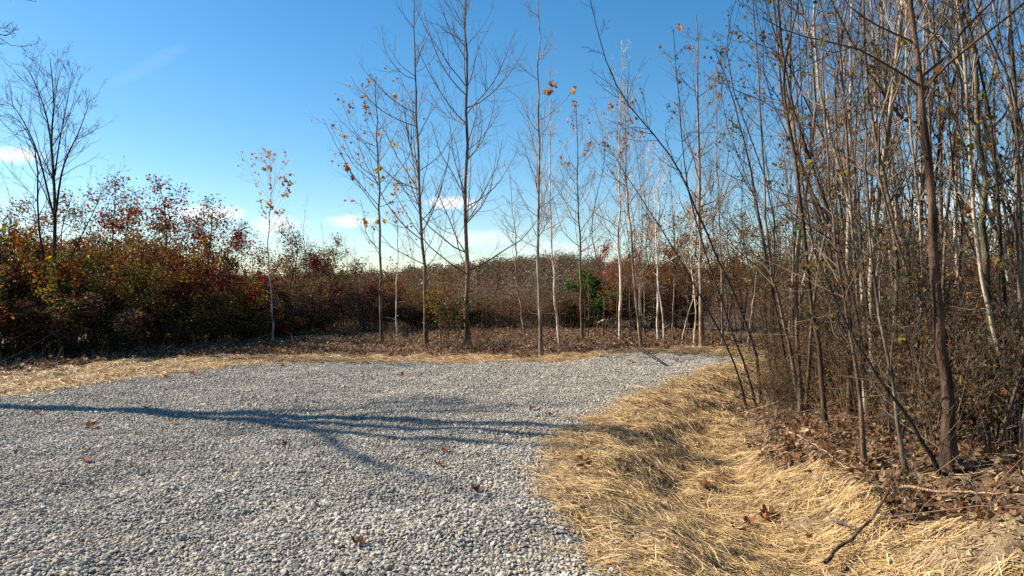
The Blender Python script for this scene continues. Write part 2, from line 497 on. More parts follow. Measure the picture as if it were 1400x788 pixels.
# loose stones of the pad
def build_gravel():
    t = (1 + 5 ** .5) / 2
    I = np.array([(-1, t, 0), (1, t, 0), (-1, -t, 0), (1, -t, 0), (0, -1, t), (0, 1, t), (0, -1, -t), (0, 1, -t), (t, 0, -1), (t, 0, 1), (-t, 0, -1), (-t, 0, 1)]) / math.sqrt(1 + t * t)
    IF = np.array([(0, 11, 5), (0, 5, 1), (0, 1, 7), (0, 7, 10), (0, 10, 11), (1, 5, 9), (5, 11, 4), (11, 10, 2), (10, 7, 6), (7, 1, 8), (3, 9, 4), (3, 4, 2), (3, 2, 6), (3, 6, 8), (3, 8, 9), (4, 9, 5), (2, 4, 11), (6, 2, 10), (8, 6, 7), (9, 8, 1)])
    O = np.array([(1, 0, 0), (-1, 0, 0), (0, 1, 0), (0, -1, 0), (0, 0, 1), (0, 0, -1.)]); OF = np.array([(0, 2, 4), (2, 1, 4), (1, 3, 4), (3, 0, 4), (2, 0, 5), (1, 2, 5), (3, 1, 5), (0, 3, 5)])
    Vs, Fs, Cs, base = [], [], [], 0
    for (T, TF, y0, y1, st, k) in ((I, IF, 2.6, 9.0, .0228, 1.0), (O, OF, 9.0, 13.0, .029, 1.18), (O, OF, 13.0, 20.5, .034, 1.3)):
        gx, gy = np.meshgrid(np.arange(-12.5, 6.3, st), np.arange(y0, y1, st)); gx = gx.ravel() + rng.uniform(-.5, .5, gx.size) * st; gy = gy.ravel() + rng.uniform(-.5, .5, gy.size) * st
        k1 = (gx > -.72 * gy - 1.0) & (gx < .72 * gy + 1.0); gx, gy = gx[k1], gy[k1]
        sd = g_sd(gx, gy) + rng.normal(0, .05, gx.size)
        k2 = (sd < -.02) | ((sd < .25) & (rng.random(gx.size) < .16)) | ((sd < .7) & (rng.random(gx.size) < .015)); gx, gy = gx[k2], gy[k2]
        n = len(gx)
        sz = .0102 * np.exp(rng.normal(0, .31, n)) * k; sz *= np.where(rng.random(n) < .06, 1.35, 1)
        ax = nrm(rng.normal(size=(n, 3))); an = rng.uniform(0, 6.28, n)[:, None, None]
        sc = np.stack([sz * rng.uniform(.95, 1.6, n), sz * rng.uniform(.75, 1.15, n), sz * rng.uniform(.45, .85, n)], -1)
        P = T[None] * (1 + rng.normal(0, .16, (n, len(T), 1))) * sc[:, None, :]
        K = ax[:, None, :]; K = np.broadcast_to(K, P.shape)
        tilt = np.where(rng.random(n) < .6, .45, 1.0)[:, None, None]; an2 = an
        # spin about z, then a tilt about a level axis
        c, s = np.cos(an2[:, :, 0]), np.sin(an2[:, :, 0]); P = np.stack([P[..., 0] * c - P[..., 1] * s, P[..., 0] * s + P[..., 1] * c, P[..., 2]], -1)
        th = rng.normal(0, .42, n)[:, None]; c, s = np.cos(th), np.sin(th); P = np.stack([P[..., 0] * c + P[..., 2] * s, P[..., 1], -P[..., 0] * s + P[..., 2] * c], -1)
        z = gravel_top(gx, gy) + rng.uniform(-.004, .011, n)
        P += np.stack([gx, gy, z], -1)[:, None, :]
        g = np.clip(rng.normal(.355, .085, n) + .035 * snoise(gx, gy, 1.8, off=41) + .025 * snoise(gx, gy, .6, off=11), 0.12, .78); w = rng.normal(0, .016, n)
        tan = rng.random(n) < .10 + .14 * np.clip(snoise(gx, gy, 2.6, off=52), 0, 1)
        C = np.stack([g * (1.0 + w) , g * (.922), g * (.79 - w * 1.2)], -1); C[tan] *= np.array([1.0, .88, .70])
        Vs.append(P.reshape(-1, 3)); Cs.append(np.repeat(C, len(T), 0)); Fs.append((TF[None] + (base + np.arange(n) * len(T))[:, None, None]).reshape(-1, 3)); base += n * len(T)
    o = link('gravel', make_mesh('gravel', np.concatenate(Vs), [np.concatenate(Fs)], M_STONE, np.concatenate(Cs)))
    setting(o, 'stuff', 'loose grey crushed limestone covering the pad')


build_gravel()


def build_crumbs():
    rg = np.random.default_rng(19); n = 11000; x = rg.uniform(1.6, 4.2, n); y = rg.uniform(3.6, 6.8, n); k = c_sd(x, y) < rg.uniform(-.1, .16, n); x, y = x[k], y[k]; n = len(x)
    O = np.array([(1, 0, 0), (-1, 0, 0), (0, 1, 0), (0, -1, 0), (0, 0, 1), (0, 0, -1.)]); OF = np.array([(0, 2, 4), (2, 1, 4), (1, 3, 4), (3, 0, 4), (2, 0, 5), (1, 2, 5), (3, 1, 5), (0, 3, 5)])
    P = O[None] * (.009 * np.exp(rg.normal(0, .45, (n, 1, 1)))) * (1 + rg.normal(0, .25, (n, 6, 3))) * np.array([1, 1, .7]) + np.stack([x, y, gz(x, y) + .02], -1)[:, None]
    C = np.array([.33, .24, .14]) * np.exp(rg.normal(0, .25, (n, 1)))
    o = link('clay_crumbs', make_mesh('clay_crumbs', P.reshape(-1, 3), [(OF[None] + (np.arange(n) * 6)[:, None, None]).reshape(-1, 3)], M_CLOD, np.repeat(C, 6, 0))); setting(o, 'stuff', 'crumbs of dry clay by the thicket foot')


build_crumbs()


def strands(x, y, L, ang, wid, rg, lift, tiltsd, C):
    n = len(x); d = np.stack([np.cos(ang), np.sin(ang)], -1); nn = np.stack([-d[:, 1], d[:, 0]], -1)
    bend = rg.normal(0, .10, n) * L; el = rg.normal(0, tiltsd, n) * L
    rows = []
    for t in (-.5, -.17, .17, .5):
        cx = x + d[:, 0] * L * t + nn[:, 0] * bend * (t * t * 4 - .5); cy = y + d[:, 1] * L * t + nn[:, 1] * bend * (t * t * 4 - .5)
        cz = np.maximum(gz(cx, cy) + .012 + lift + el * t, gz(cx, cy) + .012)
        tw = rg.uniform(-1, 1, n) * .4
        for s in (-1, 1): rows.append(np.stack([cx + nn[:, 0] * wid * s * .5, cy + nn[:, 1] * wid * s * .5, cz + s * wid * tw], -1))
    V = np.stack(rows, 1).reshape(-1, 3); b = np.arange(n)[:, None] * 8
    F = np.concatenate([b + np.array([i, i + 1, i + 3, i + 2])[None] for i in (0, 2, 4)])
    return V, F, np.repeat(C, 8, 0)


def build_straw():
    Vs, Fs, Cs, base = [], [], [], 0
    rg = np.random.default_rng(11)
    for (x0, x1, y0, y1, dens, wmul, lmul) in ((.0, 4.8, 2.6, 7.5, 4200, 1, 1), (.0, 5.2, 7.5, 12, 2600, 1.15, 1.05), (.3, 7.4, 12, 21, 1100, 1.5, 1.2), (-13, .3, 10, 21, 900, 1.7, 1.2)):
        n = int((x1 - x0) * (y1 - y0) * dens); x = rg.uniform(x0, x1, n); y = rg.uniform(y0, y1, n)
        k = (np.abs(x) < .72 * y + 1.2); x, y = x[k], y[k]
        sd = s_sd(x, y); gd = g_sd(x, y)
        clump = snoise(x, y, .45, off=7) + .7 * snoise(x, y, 1.1, off=17)
        keep = ((sd < 0) | (rg.random(len(x)) < .35 * np.exp(-np.maximum(sd, 0) / .25))) & ((gd > -.02) | (rg.random(len(x)) < .5 * np.exp(np.minimum(gd, 0) / .10) + .035 * np.exp(np.minimum(gd, 0) / .7)))
        keep &= rg.random(len(x)) < np.clip(.66 + .45 * clump, .12, 1)
        # the bare clay mound by the thicket keeps only a thin cover
        keep &= ~((c_sd(x, y) < -.04) & (rg.random(len(x)) < .5))
        x, y, clump = x[keep], y[keep], clump[keep]; n = len(x)
        L = np.clip(.15 * np.exp(rg.normal(0, .5, n)), .04, .42) * lmul; ang = np.where(rg.random(n) < .45, rg.normal(-.45, .5, n) + .5 * snoise(x, y, 1.0, off=47), rg.uniform(0, 3.14, n))
        wid = rg.uniform(.0018, .0052, n) * wmul
        lift = np.abs(rg.normal(0, .016, n)) + np.clip(clump, 0, 2) * .022
        v = np.clip(rg.normal(.52, .13, n) + .05 * clump, .16, .78); gr = rg.random(n)
        C = np.stack([v, v * (.655 + .06 * rg.random(n)), v * rg.uniform(.24, .39, n)], -1)
        C[gr < .16] *= np.array([.5, .44, .40]); C[gr > .80] = np.minimum(C[gr > .80] * np.array([1.15, 1.22, 1.4]), .85)
        V, F, C2 = strands(x, y, L, ang, wid, rg, lift, .16, C)
        Vs.append(V); Fs.append(F + base); Cs.append(C2); base += len(V)
    o = link('straw', make_mesh('straw', np.concatenate(Vs), [np.concatenate(Fs)], M_STRAW, np.concatenate(Cs)))
    setting(o, 'stuff', 'loose golden straw mulch strewn over the ditch and pad edges')


build_straw()

LIT = np.array([(.17, .095, .05), (.25, .145, .075), (.12, .065, .035), (.34, .22, .12), (.24, .10, .045), (.09, .055, .035), (.42, .30, .18), (.25, .13, .065)])


def build_litter():
    rg = np.random.default_rng(12); Vs, Fs, Cs, base = [], [], [], 0
    for (x0, x1, y0, y1, dens, size, kind, lf) in ((2.2, 9, 3.2, 9, 620, .055, 'lobed', .05), (3, 15, 9, 26, 200, .08, 'plain', .05), (-14, 8, 15.5, 34, 190, .082, 'plain', .05), (-15, -6, 10, 22, 150, .085, 'plain', .05), (.4, 4.4, 3.0, 14, 26, .06, 'lobed', .03)):
        n = int((x1 - x0) * (y1 - y0) * dens); x = rg.uniform(x0, x1, n); y = rg.uniform(y0, y1, n)
        onstraw = dens < 30
        sd = s_sd(x, y); gd = g_sd(x, y)
        cl = snoise(x, y, .9, off=9)
        k = (gd > .1) & (np.abs(x) < .75 * y + 1.5)
        if onstraw: k &= (sd < 0) & (cl + .5 * snoise(x, y, .3, off=29) > .42)
        else: k &= (sd > .08) & (rg.random(n) < np.clip(.6 + .4 * cl, .12, 1))
        x, y = x[k], y[k]; n = len(x)
        pos = np.stack([x, y, gz(x, y) + np.abs(rg.normal(0, lf, n)) * .8 + .012], -1)
        V, F, kk = leaves(pos, size * np.exp(rg.normal(0, .28, n)), rg, kind, up=1.1, fold=.35)
        C = .78 * LIT[rg.integers(0, len(LIT), n)] * np.exp(rg.normal(0, .22, (n, 1)))
        Vs.append(V); Fs += [f + base for f in F]; Cs.append(np.repeat(C, kk, 0)); base += len(V)
    o = link('leaf_litter', make_mesh('leaf_litter', np.concatenate(Vs), Fs, M_LITTER, np.concatenate(Cs)))
    setting(o, 'stuff', 'brown fallen leaves covering the forest floor')


build_litter()


def build_twig_litter():
    rg = np.random.default_rng(13); gs = []
    for (x0, x1, y0, y1, n, L0) in ((2.6, 9, 3.6, 12, 900, .5), (4, 14, 12, 24, 700, .7), (-12, 7, 17.5, 32, 900, .6), (-15, -8, 14, 20, 250, .6)):
        x = rg.uniform(x0, x1, n); y = rg.uniform(y0, y1, n); k = s_sd(x, y) > .15; x, y = x[k], y[k]; n = len(x)
        a = rg.uniform(0, 6.28, n); L = L0 * np.exp(rg.normal(0, .5, n)); el = np.abs(rg.normal(0, .22, n))
        t = np.linspace(0, 1, 4)[None, :]; px = x[:, None] + np.cos(a)[:, None] * L[:, None] * t + rg.normal(0, .02, (n, 4)); py = y[:, None] + np.sin(a)[:, None] * L[:, None] * t + rg.normal(0, .02, (n, 4))
        pz = gz(px, py) + .015 + el[:, None] * L[:, None] * t
        gs.append((np.stack([px, py, pz], -1), np.broadcast_to((rg.uniform(.003, .008, n))[:, None] * np.linspace(1, .4, 4)[None], (n, 4)), 3))
    V, F = tubes(gs); o = link('twig_litter', make_mesh('twig_litter', V, F, M_TWIG), color=(.24, .18, .13)); setting(o, 'stuff', 'broken twigs lying over the forest floor')


build_twig_litter()


def build_dry_grass():
    """dry stalks at the foot of the thicket and along the hedge"""
    rg = np.random.default_rng(14); gs = []
    for (x0, x1, y0, y1, n, h) in ((2.6, 8, 4.6, 13, 3000, .32), (3.5, 9, 13, 22, 1500, .4), (-9, 6, 27, 34, 1500, .5), (-14, -8, 15, 21, 160, .35)):
        x = rg.uniform(x0, x1, n); y = rg.uniform(y0, y1, n); k = (s_sd(x, y) > -.1) & (snoise(x, y, 1.2, off=3) > .0); x, y = x[k], y[k]; n = len(x)
        H = h * np.exp(rg.normal(0, .45, n)); a = rg.uniform(0, 6.28, n); le = rg.uniform(.1, .7, n) * H
        t = np.linspace(0, 1, 4)[None, :]
        P = np.stack([x[:, None] + np.cos(a)[:, None] * le[:, None] * t ** 2, y[:, None] + np.sin(a)[:, None] * le[:, None] * t ** 2, gz(x, y)[:, None] + H[:, None] * t], -1)
        gs.append((P, np.broadcast_to(.0028 * np.linspace(1, .4, 4)[None], (n, 4)), 3))
    V, F = tubes(gs); o = link('dry_grass', make_mesh('dry_grass', V, F, M_TWIG), color=(.44, .33, .19)); setting(o, 'stuff', 'dry tan grass stalks at the foot of the trees')


build_dry_grass()

# ------------------------------------------------------------------ trees
GREY = (.165, .13, .098); PALE = (.40, .335, .255); BROWN = (.10, .07, .048); DARK = (.05, .038, .03); TAN = (.185, .132, .09)
ORANGE = np.array([(.52, .20, .035), (.46, .15, .03), (.34, .12, .035), (.22, .09, .04), (.50, .29, .06)])
YELLOW = np.array([(.62, .42, .06), (.55, .30, .05), (.40, .20, .06), (.30, .14, .06)])


def trunk_line(base, pts, r0, n=14, tip=.10, flare=.45):
    """pts: offsets from the base"""
    P = curve(np.vstack([[0, 0, 0]] + [pts]), n); t = np.linspace(0, 1, n)
    Rd = r0 * (1 - (1 - tip) * t ** .9) * (1 + flare * np.exp(-t * 22)); P[0, 2] -= .06
    return P[None], Rd[None]


LEAFK = 1.0


def bare_parts(root, P, Rd, rg, dens=1.0, hb=.3, Lmax=2.1, ang=(.6, .95), up=.16, bark=GREY, twig=None, shape=None, sides=8, leaf=None, jit=.10, dead=True, twigs=1.0):
    """trunk and crown (> leaves) of one bare tree as children of root"""
    H = P[0, -1, 2]
    link('trunk', make_mesh('trunk', *tubes([(P, Rd, sides)]), M_BARK, smooth=True), root, bark)
    if shape is None:
        shape = lambda t: Lmax * np.clip(1.10 - .98 * ((t - hb) / (1 - hb)) ** 1.5, .12, 1) * np.clip((t - hb + .10) / .16, .45, 1)
    nb = int(H * 4.2 * dens)
    b1, r1, _ = sprout(P, Rd, np.array([nb] * len(P)), hb, .985, 0, ang, 8, up, jit, rg, .5, .0035, shape)
    b2, r2, _ = sprout(b1, r1, 7.0 * dens * min(twigs + .25, 1), .12, .97, .50, (.5, 1.0), 6, up * .8, .14, rg, .6, .003)
    gs = [(b1, r1, 4), (b2, r2, 3)]
    if twigs:
        b3, r3, _ = sprout(b2, r2, 3.2 * dens * twigs, .2, .95, .55, (.5, 1.0), 4, .08, .16, rg, .7, .0026); gs.append((b3, r3, 3))
    else: b3 = b2
    if dead:
        d1, q1, _ = sprout(P, Rd, np.array([4] * len(P)), .1, hb, 0, (1.0, 1.7), 5, .0, .15, rg, .3, .004, lambda t: .5 + 0 * t); gs.append((d1, q1, 3))
    cr = link('crown', make_mesh('crown', *tubes(gs), M_TWIG, smooth=True), root, twig or bark)
    if leaf:
        n, pal, size, cond = leaf; n = int(n * LEAFK); size *= .68; pal = pal * .85
        tips = np.concatenate([b2[:, -1], b2[:, 3], b3[:, -1]])
        k = cond(tips); tips = tips[k]
        if len(tips):
            few = tips[rg.integers(0, len(tips), max(3, n // 2))]; pos = few[rg.integers(0, len(few), n)] + rg.normal(0, .045, (n, 3))
            V, F, kk = leaves(pos, size * np.exp(rg.normal(0, .32, n)), rg, 'lobed', 0, .5, 1.2)
            C = pal[rg.integers(0, len(pal), n)] * np.exp(rg.normal(0, .2, (n, 1)))
            link('leaves', make_mesh('leaves', V, F, M_LEAF, np.repeat(C, kk, 0)), cr, (1, 1, 1))
    return cr


def px_trunk(path, dep, r0, n=14, tip=.1, drift=0.0, flare=.45):
    """trunk through image points (first one on the ground) at its own depth; drift: metres further per metre of height"""
    b = on_ground(*path[0]); dep = b[1]
    pts = []
    for (x, y) in path[1:]:
        p = at_depth(x, y, dep); p = at_depth(x, y, dep + drift * (p[2] - b[2])); pts.append(p - b)
    P, Rd = trunk_line(b, np.array(pts), r0, n, tip, flare); w = np.random.default_rng(int(path[0][0])).normal(0, 1, P.shape); w[:, :2] = 0; w[:, :, 2] = 0
    return b, P + w * (.014 if r0 < .03 else .02) * (.5 if b[1] < 14 else 1), Rd


# trees standing in the clearing: path in the photo, base radius, crown start, branch length, bark, leaf clusters
up_left = lambda h, s=0: (lambda T: (T[:, 2] > h) & (T[:, 0] < s))
HERO = [
    ('small slender tree with a tuft of orange leaves at its tip, before the left hedge', [(373, 468), (371, 420), (367, 340), (369, 275), (370, 212)], .055, .48, .95, (.30, .27, .235), (75, ORANGE, .115, lambda T: T[:, 2] > 4.0)),
    ('bare tree with orange leaves scattered over its left branches, left one of the tall row', [(522, 470), (520, 380), (518, 270), (516, 180), (514, 105)], .085, .30, 2.0, BROWN, (60, ORANGE, .115, lambda T: T[:, 0] < -.35)),
    ('thin pale sapling with few orange leaves, standing between two taller clearing trees', [(543, 461), (542, 400), (544, 330), (541, 255)], .05, .42, 1.0, PALE, (34, ORANGE, .115, lambda T: T[:, 2] > 2.2)),
    ('tall brown trunk leaning slightly left with yellowed leaves low on its limbs', [(583, 475), (580, 400), (575, 290), (570, 160), (567, 70), (566, -12)], .10, .26, 2.1, BROWN, (46, YELLOW, .115, lambda T: (T[:, 0] < -.2) & (T[:, 2] < 8.3))),
    ('tallest and thickest bare tree of the clearing, dark trunk beside a vine tangled sapling', [(640, 477), (638, 400), (637, 300), (637, 150), (636, 40), (637, -60)], .125, .22, 2.35, BROWN, None),
    ('crooked small bare tree whose trunk bends left on the litter', [(718, 461), (712, 420), (704, 370), (706, 335), (701, 290), (696, 225)], .06, .42, 1.15, GREY, None),
    ('straight tall tree with one cluster of yellow leaves high on its right side', [(740, 487), (738, 420), (735, 330), (736, 200), (737, 90), (735, -25)], .085, .38, 1.25, GREY, (9, YELLOW, .15, lambda T: (T[:, 0] > .1) & (T[:, 2] > 6.6) & (T[:, 2] < 7.6))),
    ('slim pale tree curving up just right of a straight taller trunk', [(766, 480), (760, 420), (754, 340), (752, 230), (753, 90)], .065, .40, 1.1, PALE, None),
    ('bare tree with small brown leaves at its top, rising left of the green evergreen', [(796, 464), (795, 400), (792, 310), (789, 220), (788, 140)], .085, .36, 1.5, BROWN, (34, ORANGE, .115, lambda T: T[:, 2] > 5.6)),
    ('pale grey upright tree with brown leaf tufts, rising right of the green evergreen', [(848, 466), (848, 390), (846, 300), (848, 180), (850, 55)], .095, .34, 1.75, PALE, (44, ORANGE, .115, lambda T: (T[:, 2] > 5.5) & (T[:, 2] < 8))),
    ('slender trunk tilting left over reddish litter near the end of the gravel', [(877, 476), (871, 420), (863, 330), (856, 230), (853, 110)], .085, .40, 1.4, TAN, None),
    ('whitish thin tree with smooth pale bark, left of the thick tan trunk', [(900, 466), (898, 420), (900, 330), (901, 260), (899, 190)], .06, .36, 1.3, (.52, .47, .40), None),
    ('whitish twin stem close against another pale trunk by the gravel lane', [(908, 470), (906, 430), (899, 380), (897, 330), (893, 250), (886, 200)], .045, .45, .9, (.50, .45, .39), None),
    ('thin grey sapling in the gap between whitish trunks and the thick tan one', [(920, 467), (920, 420), (922, 350), (920, 290)], .04, .45, .8, GREY, None),
    ('pale crooked stem leaning against the thick tan trunk by the lane', [(948, 474), (951, 440), (949, 400), (944, 350), (946, 280), (943, 190)], .045, .45, 1.0, PALE, None),
    ('thick straight tan trunk at the far end of the gravel lane', [(960, 474), (959, 420), (957, 330), (955, 220), (955, 110), (953, 20)], .13, .32, 1.9, TAN, (20, ORANGE, .115, lambda T: T[:, 2] > 5.5)),
    ('thin bare tree behind the leaning stems, pale and straight', [(988, 470), (987, 400), (984, 300), (980, 190), (978, 90)], .06, .35, 1.3, GREY, None),
    ('slight sapling leaning left between grey and tan lane trunks', [(932, 470), (938, 440), (946, 410), (952, 370)], .03, .5, .5, PALE, None),
]
LEAFK = 2.3
for i, (lab, path, r0, hb, Lm, bark, leaf) in enumerate(HERO):
    rg = np.random.default_rng(100 + i)
    b, P, Rd = px_trunk(path, None, r0 * .62, 16, .16)
    root = thing('bare_tree', lab, 'tree', b, 'slender trees standing in the clearing')
    bark = tuple(np.array(bark) * 1.75); tw = tuple(np.array(bark) * .95)
    bare_parts(root, P, Rd, rg, .95 if Lm > 1.2 else .8, hb, Lm * (1.3 if i else 2.2), (.6, 1.2) if i else (.35, .75), .17 if i else .10, bark, tw, leaf=leaf)

LEAFK = 1.0


# tree outside the frame whose limbs hang into the corner and whose shadow crosses the gravel
def corner_tree():
    rg = np.random.default_rng(140); b = np.array([-12.6, 11.3, float(gz(-12.6, 11.3))])
    root = thing('overhanging_tree', 'dark limbs reaching in from the corner above the left hedge', 'tree', b)
    P, Rd = trunk_line(b, np.array([(.13, .30, 2.5), (.23, .53, 4.6), (.29, .79, 6.2), (.38, 1.13, 8.2), (.45, 1.37, 10.8)]), .25, 14, .30)
    bare_parts(root, P, Rd, rg, .55, .55, 2.3, (.5, .9), .12, DARK, DARK)
    for k, (pts, r) in enumerate([([(.62, 1.55, 5.2), (.9, 1.6, 6.4), (1.3, 1.9, 7.8), (1.8, 2.1, 9.4)], .15), ([(.66, 1.7, 5.7), (1.0, 1.5, 6.6), (1.5, 1.3, 7.8), (2.2, 1.3, 9.0)], .125), ([(.68, 1.8, 6.0), (1.4, 1.9, 6.6), (2.1, 2.0, 6.6), (2.8, 2.1, 6.4), (3.25, 2.2, 6.35)], .05), ([(.70, 1.85, 6.2), (1.3, 1.9, 6.9), (2.1, 2.1, 7.2), (2.9, 2.3, 7.2)], .04), ([(.8, 2.1, 7.0), (1.3, 1.3, 7.3), (1.4, .3, 7.8), (2.0, -.6, 8.1), (2.1, -1.5, 8.7)], .06), ([(.8, 2.15, 7.2), (1.9, 2.2, 8.2), (2.8, 2.3, 9.4)], .07), ([(.85, 2.3, 7.6), (1.8, 3.3, 8.0), (3.3, 3.9, 8.4)], .06)]):
        pts = np.array(pts); w = (np.linspace(1, 0, len(pts)) ** 1.5 if r <= .05 else np.ones(len(pts))) * pts[:, 2]; pts[:, 0] -= .069 * w; pts[:, 1] -= .179 * w
        P = curve(pts, 12)[None]; Rd = (r * np.linspace(1, .45 if r > .1 else .15, 12))[None]
        b1, r1, _ = sprout(P, Rd, np.array([20]), .25, .99, .40, (.5, 1.0), 6, .05, .22, rg, .6, .006)
        b2, r2, _ = sprout(b1, r1, 4, .2, .97, .5, (.5, 1.1), 5, .03, .25, rg, .7, .005)
        b3, r3, _ = sprout(b2, r2, 2, .2, .97, .6, (.5, 1.1), 4, .0, .25, rg, .7, .0045)
        link('limb', make_mesh('limb', *tubes([(P, Rd, 6), (b1, r1, 4), (b2, r2, 3), (b3, r3, 3)]), M_TWIG, smooth=True), root, DARK)


corner_tree()

# spreading dark tree over the left hedge: several leaders from one base
def forked_tree():
    rg = np.random.default_rng(150); dep = 19.0; b = at_depth(70, 470, dep); b[2] = gz(b[0], b[1])
    root = thing('forked_tree', 'dark bare tree with spreading leaders rising above the red hedge', 'tree', b)
    f = lambda pts: np.array([at_depth(x, y, dep + d) - b for (x, y, d) in pts])
    S = [([(72, 400, 0), (75, 320, 0), (74, 250, 0), (70, 190, .1), (74, 140, .1), (68, 80, .1)], .10), ([(63, 380, .1), (52, 300, .3), (50, 215, .6), (30, 170, .8), (8, 155, 1)], .06), ([(84, 390, .1), (100, 345, -.2), (128, 290, -.5), (140, 255, -.6)], .05),
         ([(75, 300, 0), (86, 230, -.3), (108, 180, -.5), (126, 130, -.8)], .05), ([(72, 290, .1), (50, 205, .5), (22, 150, .9), (6, 140, 1.2)], .045), ([(74, 260, 0), (66, 170, .5), (46, 110, .8), (30, 84, 1)], .045), ([(75, 240, 0), (82, 190, .2), (92, 140, .2), (100, 90, .5)], .035)]
    Ps, Rs = [], []
    for j, (pts, r) in enumerate(S):
        o = f(pts); P = curve(np.vstack([[(0, 0, -.05)], o]) if j < 3 else o, 12); Ps.append(P); Rs.append(r * .62 * np.linspace(1, .12, 12))
    Ps, Rs = np.array(Ps), np.array(Rs)
    link('trunk', make_mesh('trunk', *tubes([(Ps[:3], Rs[:3], 7)]), M_BARK, smooth=True), root, DARK)
    for j in range(3, 7): link('limb', make_mesh('limb', *tubes([(Ps[j:j + 1], Rs[j:j + 1], 6)]), M_BARK, smooth=True), root, DARK)
    b1, r1, _ = sprout(Ps, Rs, np.array([26, 20, 16, 18, 18, 16, 14]), .3, .98, .36, (.4, .9), 7, .10, .14, rg, .5, .004)
    b2, r2, _ = sprout(b1, r1, 4.5, .15, .97, .5, (.4, .8), 6, .08, .14, rg, .65, .004); b3, r3, _ = sprout(b2, r2, 2, .2, .95, .5, (.4, .9), 4, .05, .16, rg, .7, .0035)
    link('crown', make_mesh('crown', *tubes([(b1, r1, 4), (b2, r2, 3), (b3, r3, 3)]), M_TWIG, smooth=True), root, DARK)


forked_tree()

# ------------------------------------------------------------------ prototypes of shrubs and leafy trees
PAL = {
    'red': np.array([(.36, .06, .035), (.26, .045, .03), (.40, .11, .04), (.18, .05, .03), (.28, .12, .05)]),
    'crimson': np.array([(.30, .03, .05), (.20, .02, .035), (.36, .06, .05), (.12, .03, .03)]),
    'rust': np.array([(.36, .16, .06), (.28, .11, .05), (.20, .09, .05), (.42, .22, .07), (.16, .08, .045)]),
    'olive': np.array([(.12, .13, .035), (.09, .10, .03), (.18, .17, .04), (.22, .16, .05), (.07, .08, .03)]),
    'gold': np.array([(.42, .32, .05), (.30, .26, .05), (.20, .18, .04), (.38, .22, .05)]),
    'brown': np.array([(.20, .13, .08), (.15, .10, .06), (.26, .17, .10), (.11, .075, .05), (.24, .19, .08)]),
    'green': np.array([(.09, .17, .04), (.06, .12, .03), (.13, .21, .05)]),
}


def shrub_parts(root, rg, H, W, nstem, nleaf, size, mix, hole=.0, low=.05, stem=DARK, r0=.018):
    """stems and foliage of a shrub; mix: list of (palette, weight)"""
    a = rg.uniform(0, 6.28, nstem); base = np.stack([np.cos(a), np.sin(a), 0 * a], -1) * rg.uniform(0, .3, nstem)[:, None]
    sp = rg.uniform(.1, 1, nstem); pts = [base]; d = nrm(np.stack([np.cos(a) * sp * W / H * .62, np.sin(a) * sp * W / H * .62, np.ones(nstem)], -1)); L = H * rg.uniform(.7, 1.02, nstem)
    for k in range(7): pts.append(pts[-1] + d * (L / 7)[:, None]); d = nrm(d + rg.normal(0, .12, (nstem, 3)) + np.array([0, 0, .03]))
    P = np.stack(pts, 1); Rd = np.broadcast_to((r0 * rg.uniform(.6, 1.3, nstem))[:, None] * np.linspace(1, .2, 8)[None], (nstem, 8))
    b1, r1, _ = sprout(P, Rd, 9, .15, .98, .30, (.4, 1.1), 6, .06, .15, rg, .6, .004); b2, r2, _ = sprout(b1, r1, 4, .15, .98, .5, (.4, 1.1), 4, .04, .2, rg, .7, .0032)
    link('stems', make_mesh('stems', *tubes([(P, Rd, 5), (b1, r1, 3), (b2, r2, 3)]), M_TWIG, smooth=True), root, stem)
    cand = np.concatenate([b2.reshape(-1, 3), b1[:, 2:].reshape(-1, 3)]); cand = cand[cand[:, 2] > low * H]
    foliage(root, cand, rg, nleaf, size, mix, hole)


def foliage(root, cand, rg, nleaf, size, mix, hole, wt=None):
    if wt is not None: cand = cand[rg.choice(len(cand), 6 * len(cand), p=wt / wt.sum())]
    cl = snoise(cand[:, 0] + .37 * cand[:, 2], cand[:, 1] + .5 * cand[:, 2], .5, off=int(rg.integers(0, 50)))
    cand = cand[cl > hole - 1.0] if hole else cand
    pos = cand[rg.integers(0, len(cand), nleaf)] + rg.normal(0, .10, (nleaf, 3)); pos[:, 2] = np.maximum(pos[:, 2], .03)
    V, F, kk = leaves(pos, size * np.exp(rg.normal(0, .25, nleaf)), rg, 'plain', 0, .25, .4)
    which = snoise(pos[:, 0] + .3 * pos[:, 2], pos[:, 1] - .4 * pos[:, 2], 1.3, off=int(rg.integers(0, 50))) * .75 + .5 + (rg.random(nleaf) - .5) * .75
    w = np.cumsum([m[1] for m in mix]); w = w / w[-1]; sel = np.searchsorted(w, np.clip(which, 0, .999))
    C = np.zeros((nleaf, 3))
    for j, (nm, _) in enumerate(mix):
        p = PAL[nm]; k = sel == j; C[k] = p[rg.integers(0, len(p), k.sum())]
    C *= .62 * np.exp(rg.normal(0, .30, (nleaf, 1)))
    link('foliage', make_mesh('foliage', V, F, M_LEAF, np.repeat(C, kk, 0)), root, (1, 1, 1))


